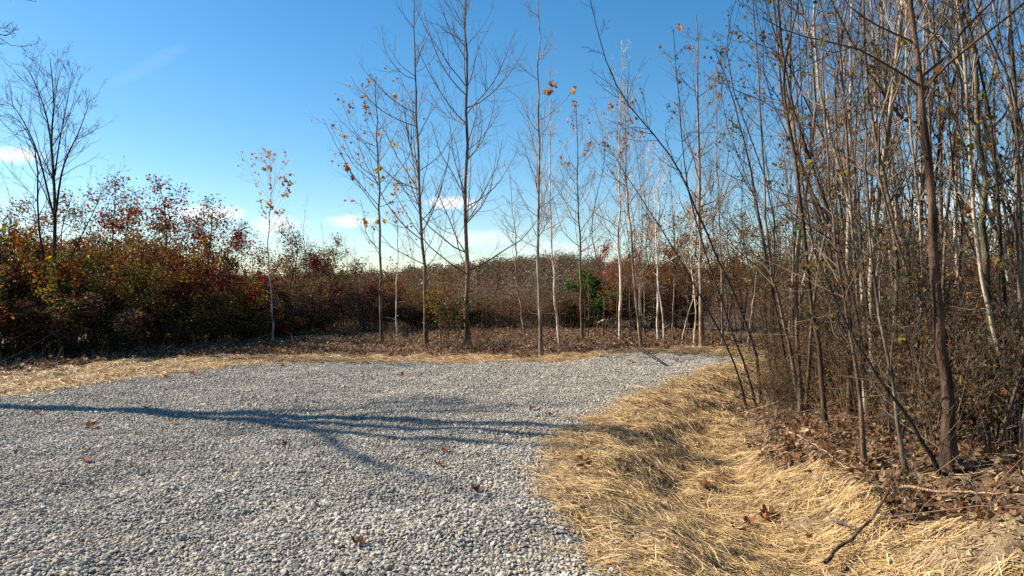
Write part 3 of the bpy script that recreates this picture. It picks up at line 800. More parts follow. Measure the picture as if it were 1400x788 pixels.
def leafy_parts(root, rg, H, r0, Lm, nleaf, size, mix, hb=.25, hole=0, bark=DARK):
    P, Rd = trunk_line(None, np.array([(rg.normal(0, .1), rg.normal(0, .1), H * .35), (rg.normal(0, .2), rg.normal(0, .2), H * .7), (rg.normal(0, .2), rg.normal(0, .2), H)]), r0)
    link('trunk', make_mesh('trunk', *tubes([(P, Rd, 7)]), M_BARK, smooth=True), root, bark)
    sh = lambda t: Lm * np.clip(1.1 - ((t - hb) / (1 - hb)) ** 1.5, .22, 1) * np.clip((t - hb + .15) / .25, .4, 1)
    b1, r1, _ = sprout(P, Rd, np.array([int(H * 6)]), hb, .97, 0, (.6, 1.2), 7, .06, .16, rg, .5, .005, sh)
    b2, r2, _ = sprout(b1, r1, 6, .2, .98, .62, (.5, 1.1), 5, .05, .18, rg, .65, .004); b3, r3, _ = sprout(b2, r2, 2, .2, .98, .5, (.5, 1.0), 4, .03, .2, rg, .7, .003)
    cr = link('crown', make_mesh('crown', *tubes([(b1, r1, 4), (b2, r2, 3), (b3, r3, 3)]), M_TWIG, smooth=True), root, bark)
    l2 = np.linalg.norm(b2[:, -1] - b2[:, 0], axis=1) ** 1.6; l3 = np.linalg.norm(b3[:, -1] - b3[:, 0], axis=1) ** 1.6
    cand = np.concatenate([b2[:, 1:].reshape(-1, 3), b3.reshape(-1, 3)]); foliage(cr, cand, rg, nleaf, size, mix, hole, np.concatenate([np.repeat(l2, b2.shape[1] - 1), np.repeat(l3, b3.shape[1])]))


def drop(o):
    for c in list(o.children): drop(c)
    bpy.data.objects.remove(o, do_unlink=True)


PROTO = {}
def proto(key, name, cat, fn):
    r = thing(name, 'x', cat); fn(r); PROTO[key] = r


def sap_parts(root, rg, H, r0, lean, curl, hb, Lm, leafn, bark, pal, dens=.7):
    P, Rd = trunk_line(None, np.array([(lean * .1 * H + rg.normal(0, .09), rg.normal(0, .09), H * .2), (lean * .3 * H + rg.normal(0, .2), rg.normal(0, .2), H * .45), (lean * .62 * H + curl + rg.normal(0, .25), rg.normal(0, .25), H * .75), (lean * H + rg.normal(0, .35), rg.normal(0, .35), H)]), r0, 14, .16, .6)
    leaf = (leafn, pal, .055, lambda T: T[:, 2] > .25 * H) if leafn else None
    bare_parts(root, P, Rd, rg, dens, hb, Lm, (.45, .95), .10, bark, tuple(np.array(bark) * .85), leaf=leaf, sides=6, jit=.14, twigs=.32)


SAPS = [(8.5, .035, .02, .1, .25, 1.1, 0, GREY), (7.5, .028, .10, .1, .2, 1.0, 40, BROWN), (9.0, .045, -.03, -.1, .3, 1.2, 0, PALE), (6.5, .022, .16, .15, .15, .9, 60, DARK), (8.0, .03, -.06, .2, .3, 1.0, 0, PALE), (5.5, .02, .22, .0, .15, .9, 70, BROWN), (9.5, .04, .0, .0, .35, 1.1, 0, GREY), (4.5, .016, .08, .2, .1, .8, 80, DARK), (7.0, .026, -.12, -.1, .2, 1.0, 30, TAN), (8.8, .032, .05, -.2, .25, 1.0, 0, TAN)]
SAPN = ['grey', 'brown leaning', 'pale', 'dark slanting', 'pale wavy', 'brown strongly slanting', 'tall grey', 'short dark', 'tan back leaning', 'tall tan']
MIXL = np.array([(.20, .10, .05), (.14, .12, .035), (.28, .19, .07), (.10, .10, .03), (.22, .07, .04)])
for i, (H, r0, lean, curl, hb, Lm, ln, bark) in enumerate(SAPS):
    proto(f'sap{i}', 'sapling', 'sapling', lambda r, a=(H, r0, lean, curl, hb, Lm, ln, bark), i=i: sap_parts(r, np.random.default_rng(400 + i), a[0], a[1] * .78, *a[2:7], a[7], MIXL, .85))



for i, mix in enumerate([[('olive', 5), ('gold', 2), ('rust', 1.5)], [('red', 5), ('rust', 2), ('olive', 2)], [('olive', 4), ('crimson', 2), ('brown', 3)], [('gold', 2), ('olive', 5), ('red', 2)], [('brown', 5), ('olive', 3), ('rust', 2)]]):
    proto(f'shrub{i}', 'shrub', 'shrub', lambda r, i=i, mix=mix: shrub_parts(r, np.random.default_rng(200 + i), 3.0, 2.8, 15, 4200, .085, mix, .15))
for i, mix in enumerate([[('brown', 6), ('rust', 2), ('olive', 2)], [('rust', 4), ('brown', 5), ('red', .6)], [('brown', 5), ('olive', 4)]]):
    proto(f'brush{i}', 'brush', 'shrub', lambda r, i=i, mix=mix: shrub_parts(r, np.random.default_rng(220 + i), 3.0, 2.2, 24, 1500, .07, mix, .3, .08, (.15, .115, .085), .011))
for i, (mix, n, hole) in enumerate([([('red', 5), ('rust', 3)], 2600, .5), ([('rust', 5), ('red', 2), ('gold', 1)], 2200, .6), ([('crimson', 5), ('red', 2)], 2600, .45), ([('olive', 4), ('gold', 2), ('rust', 2)], 2600, .45), ([('brown', 5), ('rust', 3)], 1500, .65)]):
    proto(f'tree{i}', 'leafy_tree', 'tree', lambda r, i=i, mix=mix, n=n, hole=hole: leafy_parts(r, np.random.default_rng(240 + i), 5.2, .04, 1.7, int(n * 1.5), .072, mix, .10, hole * .7))
proto('ever', 'evergreen', 'evergreen', lambda r: leafy_parts(r, np.random.default_rng(260), 2.6, .05, 1.2, 3800, .09, [('green', 1)], .08, .3))

for i, (H, c, nl) in enumerate([(2.2, (.12, .085, .06), 420), (1.5, (.17, .125, .085), 520), (3.0, (.085, .065, .05), 380)]):
    proto(f'twiggy{i}', 'twiggy_shrub', 'shrub', lambda r, i=i, H=H, c=c, nl=nl: shrub_parts(r, np.random.default_rng(270 + i), H, 1.5, 16, nl, .055, [('brown', 4), ('rust', 2), ('olive', 2)], 0, .1, c, .010))

SMIX = ['olive yellow', 'red and rust', 'dark olive and crimson', 'green and gold', 'brown']
TMIX = ['dark red', 'rust orange', 'crimson', 'olive and gold', 'brown']


def ring_xy(px, py): p = on_ground(px, py); return p


# left hedge: shrubs in depth rows, low in front and taller behind, so the low sun still reaches the straw strip
rg = np.random.default_rng(300)
HB = np.array([on_ground(*p)[:2] for p in [(-250, 512), (0, 497), (120, 489), (220, 479), (320, 470), (400, 460), (460, 455)]] + [np.array(q) for q in ((-4.4, 30.6), (-1.5, 31.6), (1.2, 32.2), (4.4, 32.0), (6.5, 31.0))])
hb_s = np.concatenate([[0], np.cumsum(np.hypot(*np.diff(HB, axis=0).T))])


def along(s):
    x = np.interp(s, hb_s, HB[:, 0]); y = np.interp(s, hb_s, HB[:, 1]); x2 = np.interp(s + .3, hb_s, HB[:, 0]); y2 = np.interp(s + .3, hb_s, HB[:, 1])
    t = nrm(np.array([x2 - x, y2 - y])); return np.array([x, y]), np.array([-t[1], t[0]])


S_left = hb_s[6]                      # up to about the middle
for row, (back, step, h0, h1) in enumerate([(.7, 1.3, .4, .62), (2.0, 1.5, .7, 1.05), (3.8, 1.7, .95, 1.3), (6.0, 1.9, 1.15, 1.55)]):
    s = rg.uniform(0, 1)
    while s < S_left:
        p, nn = along(s); q = p + nn * (back + rg.uniform(-.5, .5)); h = rg.uniform(h0, h1)
        px = 700 + 1000 * q[0] / q[1]
        fade = np.interp(px, [0, 200, 330, 460], [1, 1.0, .85, .7]); h *= fade
        k = int(rg.choice(5, p=[.20, .36, .24, .12, .08])) if px < 330 else int(rg.choice(5, p=[.28, .14, .28, .08, .22]))
        w = rg.uniform(.8, 1.05) * (.75 + .3 * h)
        where = ['low at the front of the left hedge', 'in the second row of the left hedge', 'in the middle of the left hedge', 'at the back of the left hedge'][row]
        copy_thing(PROTO[f'shrub{k}'], (q[0], q[1], gz(*q)), rg.uniform(0, 6.28), (w, w, h), (0, 0), f'{SMIX[k]} leaved shrub packed {where}', f'{SMIX[k]} hedge shrubs {row}', None)
        s += step * rg.uniform(.75, 1.25)
# trees rising out of the hedge (photo column, top row, depth, kind)
for (px, top, dep, k, lab) in [(25, 272, 21, 0, 'dark red tree at the left end of the hedge'), (95, 262, 23, 1, 'rust leaved tree behind the forked dark tree'), (150, 240, 22, 0, 'dark red tree with an airy top beside the forked tree'), (178, 262, 25, 1, 'rust tree rising behind the golden shrubs'), (222, 244, 22, 0, 'red leaved tree forming the highest peak of the hedge'),
                               (205, 300, 20, 3, 'gold and olive tree low in the hedge under the red peak'), (250, 300, 24, 2, 'crimson tree between two taller rust crowns'), (290, 268, 24, 1, 'rust tree with loose top left of the slender orange tufted tree'), (318, 300, 25, 2, 'crimson leaved tree just behind the slender orange tufted tree'), (345, 318, 27, 2, 'dark crimson low crown in the hedge'),
                               (395, 290, 29, 4, 'thin brown tree half bare behind the hedge'), (412, 310, 30, 4, 'sparse brown tree beside the rounded olive crown'), (455, 322, 31, 3, 'rounded olive tree rising alone above the hedge end'), (440, 345, 29, 2, 'crimson leaved small tree under the rounded olive crown'), (498, 352, 31, 2, 'crimson tree behind the left tall clearing tree'), (530, 370, 31, 1, 'small rust tree behind the pale thin sapling'),
                               (560, 372, 33, 1, 'low rust tree between two tall clearing trunks'), (605, 368, 33, 1, 'rust leaved tree just left of the thickest trunk'), (48, 300, 19.5, 1, 'rust orange tree under the forked dark tree'), (130, 320, 19.5, 3, 'gold tinted tree at the middle of the left hedge')]:
    p = at_depth(px, 460, dep); g = float(gz(p[0], p[1])); topz = at_depth(px, top, dep)[2]; h = (topz - g) / 5.2
    w = np.clip(h * 1.15, .8, 1.3); copy_thing(PROTO[f'tree{k}'], (p[0], p[1], g), rg.uniform(0, 6.28), (w, w, h), (0, 0), lab, None)

for j in range(18):
    px = rg.uniform(-10, 460); y = float(np.interp(px, [0, 330, 460], [19, 25, 29.5])) + rg.uniform(0, 3.5); x = (px - 700) / 1000 * y; k = int(rg.choice([0, 1, 4, 7, 9])); sc = rg.uniform(.42, .66)
    copy_thing(PROTO[f'sap{k}'], (x, y, gz(x, y)), rg.uniform(0, 6.28), (sc, sc, sc), (0, 0), f'thin bare {SAPN[k]} sapling poking out of the left hedge', f'bare saplings {k} in the left hedge')

# brush along the back of the clearing
for row, (back, step, h0, h1) in enumerate([(.3, .95, .6, .9), (1.5, 1.0, .8, 1.05), (3.5, 1.3, .95, 1.3), (6.5, 1.7, 1.1, 1.6)]):
    s = hb_s[5] + rg.uniform(0, .6)
    while s < hb_s[-1] + 1:
        p, nn = along(min(s, hb_s[-1] - .4)); p = p + max(0, s - hb_s[-1] + .4) * np.array([1, -.15]); q = p + nn * (back + rg.uniform(-.4, .4)); h = rg.uniform(h0, h1) * np.interp(700 + 1000 * q[0] / q[1], [450, 520, 620, 780, 860], [.9, .72, .62, .62, 1.0])
        if rg.random() < .72: k = f'brush{rg.integers(0, 3)}'; nm = ['brown', 'rusty', 'olive brown'][int(k[-1])]
        else: kk = int(rg.choice([1, 2, 4, 4])); k = f'shrub{kk}'; nm = SMIX[kk]
        w = rg.uniform(.75, 1.05)
        copy_thing(PROTO[k], (q[0], q[1], gz(*q)), rg.uniform(0, 6.28), (w, w, h), (0, 0), f'{nm} brush at the far side of the clearing, row {["front", "second", "third", "last"][row]}', f'{nm} brush behind the clearing {row}')
        s += step * rg.uniform(.7, 1.3)
copy_thing(PROTO['ever'], tuple(on_ground(818, 450)), 1.0, (1.25, 1.25, 1.02), (0, 0), 'small bright green evergreen at the back of the clearing', None, {'foliage': (1.25, 1.05, 1.0)})

# ------------------------------------------------------------------ right woods
def wood_edge(y): return np.interp(y, [3, 5, 6.5, 8, 10, 12, 15, 18, 21, 24, 27, 32], [4.6, 4.3, 3.8, 3.75, 3.6, 4.4, 6.0, 7.2, 7.7, 8.1, 8.3, 8.6])


rg = np.random.default_rng(500); pts = []
tries = 0
while len(pts) < 172 and tries < 9000:
    tries += 1
    y = 5.6 + 25 * rg.random() ** 1.15; e = float(wood_edge(y)); x = e + rg.exponential(2.4) if rg.random() < .72 else e + rg.uniform(0, 15)
    if x > .78 * y + 3.5 or x < e: continue
    if any((x - a) ** 2 + (y - b) ** 2 < (.28 if y < 12 else .45) ** 2 for a, b in pts): continue
    pts.append((x, y))
more = []
for (x, y) in pts:
    if rg.random() < .30 and y < 16:
        for q in range(int(rg.integers(1, 4))): more.append((x + rg.normal(0, .13), y + rg.normal(0, .13)))
pts += more[:max(0, 196 - len(pts))]
for q in range(34):
    y = rg.uniform(6.2, 12.5); pts.append((float(wood_edge(y)) + rg.uniform(-.1, 2.2), y))
for (x, y) in pts:
    k = int(rg.choice(10, p=[.07, .14, .11, .19, .07, .09, .05, .13, .06, .09])); e = x - float(wood_edge(y))
    if e > 2 and k in (5, 3): k = int(rg.choice([0, 2, 4, 6, 9]))
    sc = rg.uniform(.85, 1.2); rz = math.pi + rg.normal(0, .7) if k in (1, 3, 5) and e < 2.5 else rg.uniform(0, 6.28)
    th = rg.uniform(.65, 1.25) * sc
    zone = 'on the near ditch bank' if y < 10 else 'midway along the thicket' if y < 17 else 'at the far end of the thicket'
    edge = 'edge' if e < 1.6 else 'depth'
    copy_thing(PROTO[f'sap{k}'], (x, y, gz(x, y)), rz, (th, th, sc), (rg.normal(0, .06), rg.normal(0, .06)), f'{SAPN[k]} sapling {zone}, ' + ('at its open edge' if e < 1.6 else 'deep among other stems'), f'{SAPN[k]} thicket saplings {zone} {edge}')

# understory brush and leafy trees in the right woods
for j in range(64):
    y = rg.uniform(7, 30); e = float(wood_edge(y)); x = e + .9 + rg.random() ** 1.3 * 13
    if x > .8 * y + 3: x = e + .9 + rg.random() * 2
    k = int(rg.integers(0, 3)); h = rg.uniform(.3, .62) if y < 13 else rg.uniform(.6, 1.2); w = rg.uniform(.5, .8) if y < 13 else rg.uniform(.7, 1.05)
    zone = 'near the ditch' if y < 13 else 'farther back'
    copy_thing(PROTO[f'brush{k}'], (x, y, gz(x, y)), rg.uniform(0, 6.28), (w, w, h), (0, 0), f'{["brown", "rusty", "olive brown"][k]} brush under the thicket saplings {zone}', f'thicket understory brush {k} {zone}', {'foliage': (2.0, 1.75, 1.4)})
for j in range(120):
    y = 5.6 + 18 * rg.random() ** 1.2; e = float(wood_edge(y)); x = e + .3 + rg.exponential(2.6)
    if x > .8 * y + 2: x = e + rg.random()
    k = int(rg.integers(0, 3)); sc = rg.uniform(.35, .95); near = y < 10
    copy_thing(PROTO[f'twiggy{k}'], (x, y, gz(x, y)), rg.uniform(0, 6.28), (sc, sc, sc * rg.uniform(.8, 1.2)), (0, 0), f'{["brown", "tan", "tall dark"][k]} leafless shrub of fine twigs {"on the near ditch bank" if near else "farther along the thicket edge"}', f'twiggy shrubs {k} {near}')
for j in range(46):
    px = rg.uniform(420, 780) if j % 2 else rg.uniform(790, 1000); y = rg.uniform(30.5, 38) if j % 2 else rg.uniform(24.5, 33); x = (px - 700) / 1000 * y; k = int(rg.choice([0, 1, 4, 7, 9])); sc = rg.uniform(.36, .6) * (1 if px < 785 else 1.75); hide = .8 if 640 < px < 820 else 1; sc *= hide
    copy_thing(PROTO[f'sap{k}'], (x, y, gz(x, y)), rg.uniform(0, 6.28), (sc, sc, sc), (0, 0), f'thin {SAPN[k]} sapling in the brush behind the clearing', f'saplings {k} behind the clearing')
for j in range(62):
    y = 5.9 + 9 * rg.random(); x = float(wood_edge(y)) + rg.uniform(-.15, 1.5); twiggy = rg.random() < .62; k = int(rg.integers(0, 3)); w = rg.uniform(.22, .55); h = rg.uniform(.14, .42) * (1.3 if twiggy else .8)
    src, nm = (f'twiggy{k}', ['brown', 'tan', 'dark'][k] + ' fine twigged') if twiggy else (f'brush{k}', ['brown', 'rusty', 'olive brown'][k] + ' leaved')
    copy_thing(PROTO[src], (x, y, gz(x, y)), rg.uniform(0, 6.28), (w, w, h), (rg.normal(0, .2), rg.normal(0, .2)), f'low {nm} tangle crowding the ditch edge of the thicket', f'low {nm} tangles along the ditch edge', {'foliage': (1.4, 1.25, 1.05)})
for j in range(16):
    x = rg.uniform(-7, 6); y = rg.uniform(19.5, 29) if x < 1 else rg.uniform(21.5, 29); k = int(rg.integers(0, 3)); w = rg.uniform(.2, .5)
    copy_thing(PROTO[f'twiggy{k}'], (x, y, gz(x, y)), rg.uniform(0, 6.28), (w, w, rg.uniform(.08, .25)), (0, 0), f'low {["brown", "tan", "dark"][k]} twiggy weed standing in the leaf litter of the clearing', f'{["brown", "tan", "dark"][k]} weeds in the clearing litter')
for (px, top, dep, k, lab) in [(822, 325, 33, 2, 'dark crimson tree rising over the green evergreen'), (838, 350, 32, 0, 'red leaved tree just right of the evergreen'), (870, 330, 34, 4, 'brown half bare tree behind the tilting slender trunk'), (890, 290, 32, 1, 'rust tree behind the whitish trunks'), (925, 268, 31, 4, 'brown tree whose clump of leaves shows left of the tan trunk'), (945, 262, 32, 1, 'rust tree behind the thick tan trunk'), (985, 300, 30, 4, 'thin brown tree right of the thick tan trunk'), (1015, 290, 32, 1, 'rust tree seen through the leaning stems'), (1060, 300, 28, 3, 'olive and gold tree seen through the thicket stems'), (1100, 310, 30, 4, 'brown tree deep in the thicket'), (1150, 305, 27, 1, 'rust tree deep in the thicket behind wavy stems'), (1195, 310, 28, 3, 'olive tree deep in the thicket'), (1245, 300, 26, 4, 'brown tree behind the big thicket trunk'), (1300, 290, 22, 1, 'rust tree between the two thick thicket trunks'), (1345, 300, 20, 1, 'rust leaved tree near the right thick trunk'), (1390, 280, 17, 3, 'olive gold tree by the edge of the view'), (1420, 330, 14, 1, 'rust tree close to the near thicket')]:
    p = at_depth(px, 460, dep); g = float(gz(p[0], p[1])); h = (at_depth(px, top, dep)[2] - g) / 5.2; w = np.clip(h, .7, 1.1)
    copy_thing(PROTO[f'tree{k}'], (p[0], p[1], g), rg.uniform(0, 6.28), (w, w, h), (0, 0), lab, None, {'foliage': (1.6, 1.35, 1.1)})

# stems of the thicket that stand out one by one
STEMS = [
    ('thin dark stem leaning far left over the lane, lowest of three leaning stems', [(1021, 556), (1000, 487), (950, 391), (897, 302), (862, 250), (830, 195)], .022, .35, .9, DARK, 40, .02),
    ('dark leaning stem between two others at the thicket edge', [(1034, 556), (1022, 510), (1000, 451), (965, 345), (938, 250), (928, 130), (920, 40)], .026, .4, 1.0, DARK, 30, .05),
    ('long dark stem arching left across the sky toward the clearing trees', [(1041, 552), (1034, 490), (1015, 430), (985, 365), (958, 300), (934, 246), (912, 207), (856, 138), (826, 78), (806, -10)], .034, .45, 1.3, DARK, 20, .03),
    ('grey upright stem of the thicket edge behind the leaning dark ones', [(1096, 570), (1080, 480), (1062, 400), (1050, 330), (1040, 160), (1027, -20)], .036, .3, 1.1, TAN, 60, .03),
    ('dark slanting stem with greenish vine leaves crossing the grey upright one', [(1085, 560), (1070, 470), (1045, 340), (1024, 224), (1000, 130), (978, 70)], .026, .35, .9, DARK, 130, .03),
    ('wavy dark stem in the middle of the thicket edge', [(1130, 590), (1118, 480), (1102, 340), (1083, 190), (1071, 110), (1090, 10), (1096, -40)], .034, .35, 1.2, BROWN, 60, .03),
    ('pale straight pole rising behind the wavy dark stem', [(1165, 560), (1163, 430), (1160, 250), (1163, 90), (1164, -30)], .045, .45, 1.0, PALE, 0, .03),
    ('brown stem standing in front of the leaf bank, left of the big trunk', [(1182, 640), (1175, 540), (1160, 440), (1143, 330), (1130, 200), (1122, 40)], .026, .3, 1.1, TAN, 60, .02),
    ('slim stem rising from the branch that lies on the straw', [(1240, 655), (1225, 560), (1205, 440), (1190, 330), (1185, 200), (1175, 60)], .024, .25, 1.0, GREY, 60, .0),
    ('big brown trunk with peeling bark, thickest of the near thicket', [(1300, 640), (1291, 540), (1283, 430), (1276, 330), (1264, 172), (1256, 86), (1244, -10), (1236, -90)], .064, .55, 1.6, (.105, .064, .043), 40, .03),
    ('thick grey green trunk right of the big brown trunk', [(1368, 610), (1360, 500), (1352, 400), (1346, 330), (1338, 172), (1330, 80), (1320, -30)], .062, .5, 1.6, (.10, .095, .06), 30, .03),
    ('dark crooked trunk slanting behind the thick grey green trunk', [(1470, 560), (1440, 380), (1400, 268), (1352, 200), (1330, 158), (1306, 90), (1288, 0)], .04, .5, 1.2, DARK, 40, .06),
    ('pale stem leaning up and left from behind the big brown trunk', [(1300, 580), (1290, 400), (1262, 190), (1232, 160), (1180, 86), (1134, -5)], .042, .5, 1.2, TAN, 60, .04),
    ('pale thin pole close beside the big brown trunk', [(1262, 560), (1258, 400), (1262, 200), (1264, 60), (1262, -40)], .034, .5, .9, PALE, 0, .05),
    ('pale pole between the two thick trunks', [(1316, 570), (1310, 400), (1306, 240), (1306, 100), (1308, -30)], .036, .5, .9, PALE, 0, .05),
    ('slanting dark stem crossing low in front of the thicket', [(1290, 650), (1240, 570), (1190, 500), (1150, 430), (1110, 330), (1095, 230)], .02, .3, .7, DARK, 40, .02),
    ('whitish broken stem leaning right beyond the ditch', [(1023, 480), (1026, 440), (1034, 380), (1040, 340)], .035, .6, .5, PALE, 0, 0),
]
VINE = np.array([(.06, .09, .025), (.10, .11, .03), (.22, .18, .05), (.20, .09, .04), (.13, .07, .04)])
for i, (lab, path, r0, hb, Lm, bark, ln, drift) in enumerate(STEMS):
    rg = np.random.default_rng(600 + i); b, P, Rd = px_trunk(path, None, r0 * .85, 18, .22, drift, .6)
    root = thing('thicket_stem', lab, 'tree', b, 'single stems standing out of the thicket')
    bare_parts(root, P, Rd, rg, .8, hb, Lm, (.5, 1.1), .06, bark, tuple(np.array(bark) * .85), leaf=(ln, VINE, .05, lambda T: T[:, 2] > 1.2) if ln else None, jit=.16, sides=8, twigs=.4)


# vine tangled sapling by the thickest clearing trunk
def vine_sapling():
    b = on_ground(617, 476); root = thing('vine_sapling', 'yellowed vine tangled over a small sapling beside the thickest clearing trunk', 'sapling', b)
    shrub_parts(root, np.random.default_rng(660), 1.9, .8, 7, 420, .09, [('gold', 1.2), ('rust', 2), ('olive', 3)], .2, .35, TAN, .016)


vine_sapling()
copy_thing(PROTO['twiggy0'], tuple(on_ground(652, 481)), .4, (1.1, .7, .22), (0, 0), 'low dark tangle of vines at the foot of the thickest clearing trunk')

# ------------------------------------------------------------------ branches lying about
def stick(label, path, r0, mat=M_BARK, color=BROWN, side=8, fork=6, name='fallen_branch', raise_=.0):
    rg = np.random.default_rng(int(abs(path[0][0] * 7 + path[0][1])))
    pts = []
    for p in path:
        q = on_ground(p[0], p[1]); 
        if len(p) > 2: q = at_depth(p[0], p[1], p[2])
        else: q = q + np.array([0, 0, r0 * 1.2 + raise_])
        pts.append(q)
    b = pts[0].copy(); P = curve(np.array(pts) - b, 20)[None]; P = P + rg.normal(0, .006, P.shape); Rd = (r0 * np.linspace(1, .35, 20))[None]
    b1, r1, _ = sprout(P, Rd, np.array([fork]), .2, .95, .22, (.4, 1.0), 5, .03, .15, rg, .5, .003)
    root = thing(name, label, 'branch', b)
    link('limb', make_mesh('limb', *tubes([(P, Rd, side), (b1, r1, 4)]), mat, smooth=True), root, color)


stick('dark crooked branch lying on the straw, running up to the slim stem', [(1128, 792), (1150, 770), (1175, 747), (1202, 714), (1218, 690), (1232, 664), (1240, 645)], .015, color=(.15, .105, .075), fork=4, raise_=.09)
stick('tan branch arching up right of the big trunk foot', [(1276, 640), (1300, 622, 6.6), (1328, 595, 6.55), (1350, 550, 6.5), (1357, 500, 6.5), (1354, 440, 6.5)], .014, color=(.36, .26, .18), fork=5)
stick('reddish branch lying level along the near thicket floor', [(1232, 684), (1290, 690), (1340, 692), (1402, 697)], .014, color=(.30, .19, .13), fork=3, raise_=.08)
stick('short grey stick lying on the straw by the crooked branch', [(1138, 724), (1158, 732), (1180, 740)], .012, color=(.14, .11, .09), fork=1, raise_=.06)
stick('pinkish stick sloping down the leaf bank', [(1080, 601), (1105, 614), (1130, 632), (1160, 655)], .011, color=(.36, .25, .19), fork=2, raise_=.07)
stick('long pale branch caught level among the thicket stems', [(1180, 500), (1215, 452, 9.5), (1245, 450, 9.6), (1290, 456, 9.7)], .010, color=PALE, fork=3)
stick('pale bowed branch on the litter near the evergreen', [(812, 446), (818, 441, 27), (830, 443, 26.6), (843, 456)], .02, color=(.42, .36, .30), fork=2)

# ------------------------------------------------------------------ clay clods and fallen leaves, one by one
def clod(label, px, py, r, seed, flat=.6):
    rg = np.random.default_rng(seed); b = on_ground(px, py); u = np.linspace(0, 6.283, 15)[:-1]; v = np.linspace(-1.2, 1.5, 8); V = []
    for q in v:
        for w in u:
            d = np.array([math.cos(w) * math.cos(q), math.sin(w) * math.cos(q), math.sin(q)]); k = r * .55 * (1 + .14 * snoise(d[0] * 2 + seed, d[1] * 2 + d[2] * 2, 1.1, off=seed) + rg.normal(0, .06)); V.append(d * k * np.array([1.2, 1, flat]))
    n = 14; F = [[i * n + j, i * n + (j + 1) % n, (i + 1) * n + (j + 1) % n, (i + 1) * n + j] for i in range(7) for j in range(n)]
    me = make_mesh('dirt_clod', np.array(V), [np.array(F), np.array([list(range(7 * n, 8 * n))])], M_CLOD, np.array([.25, .185, .12]) * np.exp(rg.normal(0, .2, (len(V), 1))), True)
    o = link('dirt_clod', me); o.location = b + np.array([0, 0, r * .02]); tag(o, label, 'clod')


clod('largest clay clod half buried in straw on the near bank', 1300, 742, .09, 5, .45)
clod('clay lump under the leaf bank above the ditch bend', 1035, 660, .09, 9)
clod('pale clay lump at the foot of the brown stem', 1120, 655, .11, 13)
clod('dark earth lump low in the ditch below the leaning stems', 1010, 588, .07, 17)
clod('small clod on the straw beside the crooked branch', 1262, 712, .07, 21)


def fallen_leaf(px, py, size, color, label, seed, group=None):
    rg = np.random.default_rng(seed); b = on_ground(px, py)
    n = 22; a = np.linspace(0, 2 * math.pi, n, endpoint=False); r = .34 + .20 * np.abs(np.cos(2.5 * a)) ** 1.3; r[np.argmin(np.abs(a - math.pi))] = .10
    out = np.stack([r * np.cos(a), r * np.sin(a)], -1); inn = out * .5
    P2 = np.vstack([[0, 0], inn, out]) * size; curl = rg.uniform(.8, 2.2) / size; tw = rg.uniform(-.6, .6)
    ax = P2 @ np.array([math.cos(tw), math.sin(tw)]); bx = P2 @ np.array([-math.sin(tw), math.cos(tw)])
    z = curl * ax ** 2 * .9 + rg.uniform(-.6, .8) * curl * bx ** 2 + rg.normal(0, .012 * size * 4, len(P2)); V = np.stack([P2[:, 0], P2[:, 1], z - z.min() + .012], -1)
    F1 = [[0, 1 + i, 1 + (i + 1) % n] for i in range(n)]; F2 = [[1 + i, 1 + n + i, 1 + n + (i + 1) % n, 1 + (i + 1) % n] for i in range(n)]
    C = np.tile(np.array(color), (len(V), 1)) * np.exp(rg.normal(0, .15, (len(V), 1))); t = thing('fallen_leaf', label, 'leaf', (b[0], b[1], b[2] + .024), group)
    link('blade', make_mesh('blade', V, [np.array(F1), np.array(F2)], M_LITTER, C, True), t)
    st = np.array([[(-.05 * size, 0, .014), (-.5 * size, .03 * size, .016), (-.85 * size, .1 * size, .02)]]); st[:, :, 2] -= 0
    link('stalk', make_mesh('stalk', *tubes([(st, np.full((1, 3), .0016), 4)]), M_TWIG, smooth=True), t, (.25, .15, .09)); t.rotation_euler = (rg.normal(0, .15), rg.normal(0, .15), rg.uniform(0, 6.28))


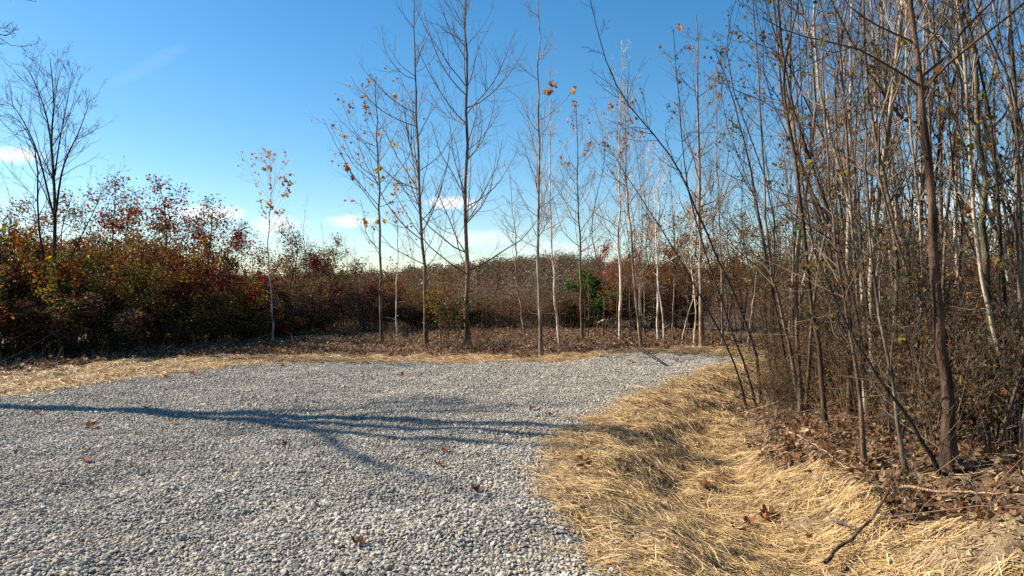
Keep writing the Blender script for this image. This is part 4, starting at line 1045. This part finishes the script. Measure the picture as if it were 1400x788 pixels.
DB, RB, TN, RD = (.13, .065, .04), (.24, .10, .055), (.42, .27, .15), (.46, .09, .04)
NAMED = [(262, 514, .16, RD, 'bright red leaf lying near the far left gravel edge'), (228, 519, .13, RB, 'reddish brown leaf beside the bright red one on the gravel'), (200, 562, .14, RB, 'brown leaf lying in the long trunk shadow'), (126, 581, .12, TN, 'pale brown leaf of a close pair on the left gravel'), (125, 588, .15, DB, 'dark brown leaf of a close pair on the left gravel'), (53, 570, .13, RB, 'rusty leaf at the far left of the gravel'), (238, 583, .14, TN, 'single tan leaf on the open gravel below the shadow'),
         (119, 636, .13, (.28, .06, .04), 'dark red curled leaf on the left gravel'), (489, 752, .12, DB, 'dark leaf nearest the camera on the gravel'), (649, 676, .13, DB, 'big dark crumpled leaf on the gravel near the straw bend'), (600, 641, .10, RB, 'curled brown leaf in the lower limb shadow'), (610, 621, .09, RB, 'small curled brown leaf above another in the limb shadow'), (729, 563, .13, DB, 'upright dark leaf above the shadow strands'), (754, 572, .12, DB, 'dark leaf near the straw edge by the shadow strands'), (391, 613, .10, DB, 'dark leaf where the trunk shadow forks'), (550, 517, .16, RB, 'brown leaf far out on the middle gravel'), (385, 503, .14, RB, 'reddish leaf at the back gravel edge'), (692, 515, .14, TN, 'tan leaf far out near the back gravel edge'), (863, 497, .16, RB, 'rust leaf on the narrow gravel lane'), (925, 496, .14, DB, 'dark leaf at the end of the gravel lane'),
         (1010, 733, .13, DB, 'dark curled leaf nearest the camera on the ditch straw'), (1048, 716, .15, RB, 'rusty leaf among others low in the ditch'), (965, 668, .15, RB, 'reddish leaf in the ditch bottom'), (943, 652, .14, DB, 'dark leaf upright in the ditch bottom'), (962, 553, .14, DB, 'dark leaf on the far ditch straw'), (992, 660, .12, RB, 'brown curled leaf on the ditch bank slope'), (848, 638, .12, DB, 'dark leaf on the straw by the gravel bend'), (880, 600, .11, DB, 'dark leaf on the straw hump'), (1050, 708, .13, DB, 'dark brown leaf resting on a rusty one in the ditch'), (1022, 724, .13, RB, 'rusty curled leaf by the nearest dark leaf')]
for i, (px, py, s, c, lab) in enumerate(NAMED): fallen_leaf(px, py, s * .88, c, lab, 700 + i)

# ------------------------------------------------------------------ far woods and hill
def far_woods():
    rg = np.random.default_rng(800); Vs, Fs, Cs, base = [], [], [], 0
    cols = np.array([(.13, .085, .055), (.16, .095, .055), (.10, .075, .055), (.17, .115, .06), (.15, .07, .045), (.095, .085, .045), (.12, .09, .07)])
    for (d0, d1, n, h, w, nl, ls) in ((42, 75, 150, 5.6, 2.4, 1000, .11), (75, 140, 260, 8, 3.6, 560, .23), (140, 260, 420, 10, 5.5, 300, .48), (260, 620, 1500, 11, 7.5, 190, .85)):
        a = rg.uniform(-.80, .80, n); d = np.sqrt(rg.uniform(d0 ** 2, d1 ** 2, n)); x = d * np.tan(a); y = d
        g = gz(x, y); H = h * np.exp(rg.normal(0, .12, n)); c = cols[rg.integers(0, len(cols), n)]
        q = nrm(rg.normal(size=(n, nl, 3))) * rg.random((n, nl, 1)) ** .33; 
        P = np.stack([x[:, None] + q[..., 0] * w * .5, y[:, None] + q[..., 1] * w * .5, g[:, None] + H[:, None] * (.55 + .45 * q[..., 2])], -1).reshape(-1, 3)
        V, F, kk = leaves(P, ls * np.exp(rg.normal(0, .25, len(P))), rg, 'plain', .3, .2)
        C = np.repeat(c, nl, 0) * np.exp(rg.normal(0, .25, (len(P), 1)))
        Vs.append(V); Fs += [f + base for f in F]; Cs.append(np.repeat(C, kk, 0)); base += len(V)
    o = link('far_woods', make_mesh('far_woods', np.concatenate(Vs), Fs, M_LITTER, np.concatenate(Cs))); setting(o, 'stuff', 'brown autumn woods on the distant hill')


far_woods()

for k, o in PROTO.items(): drop(o)
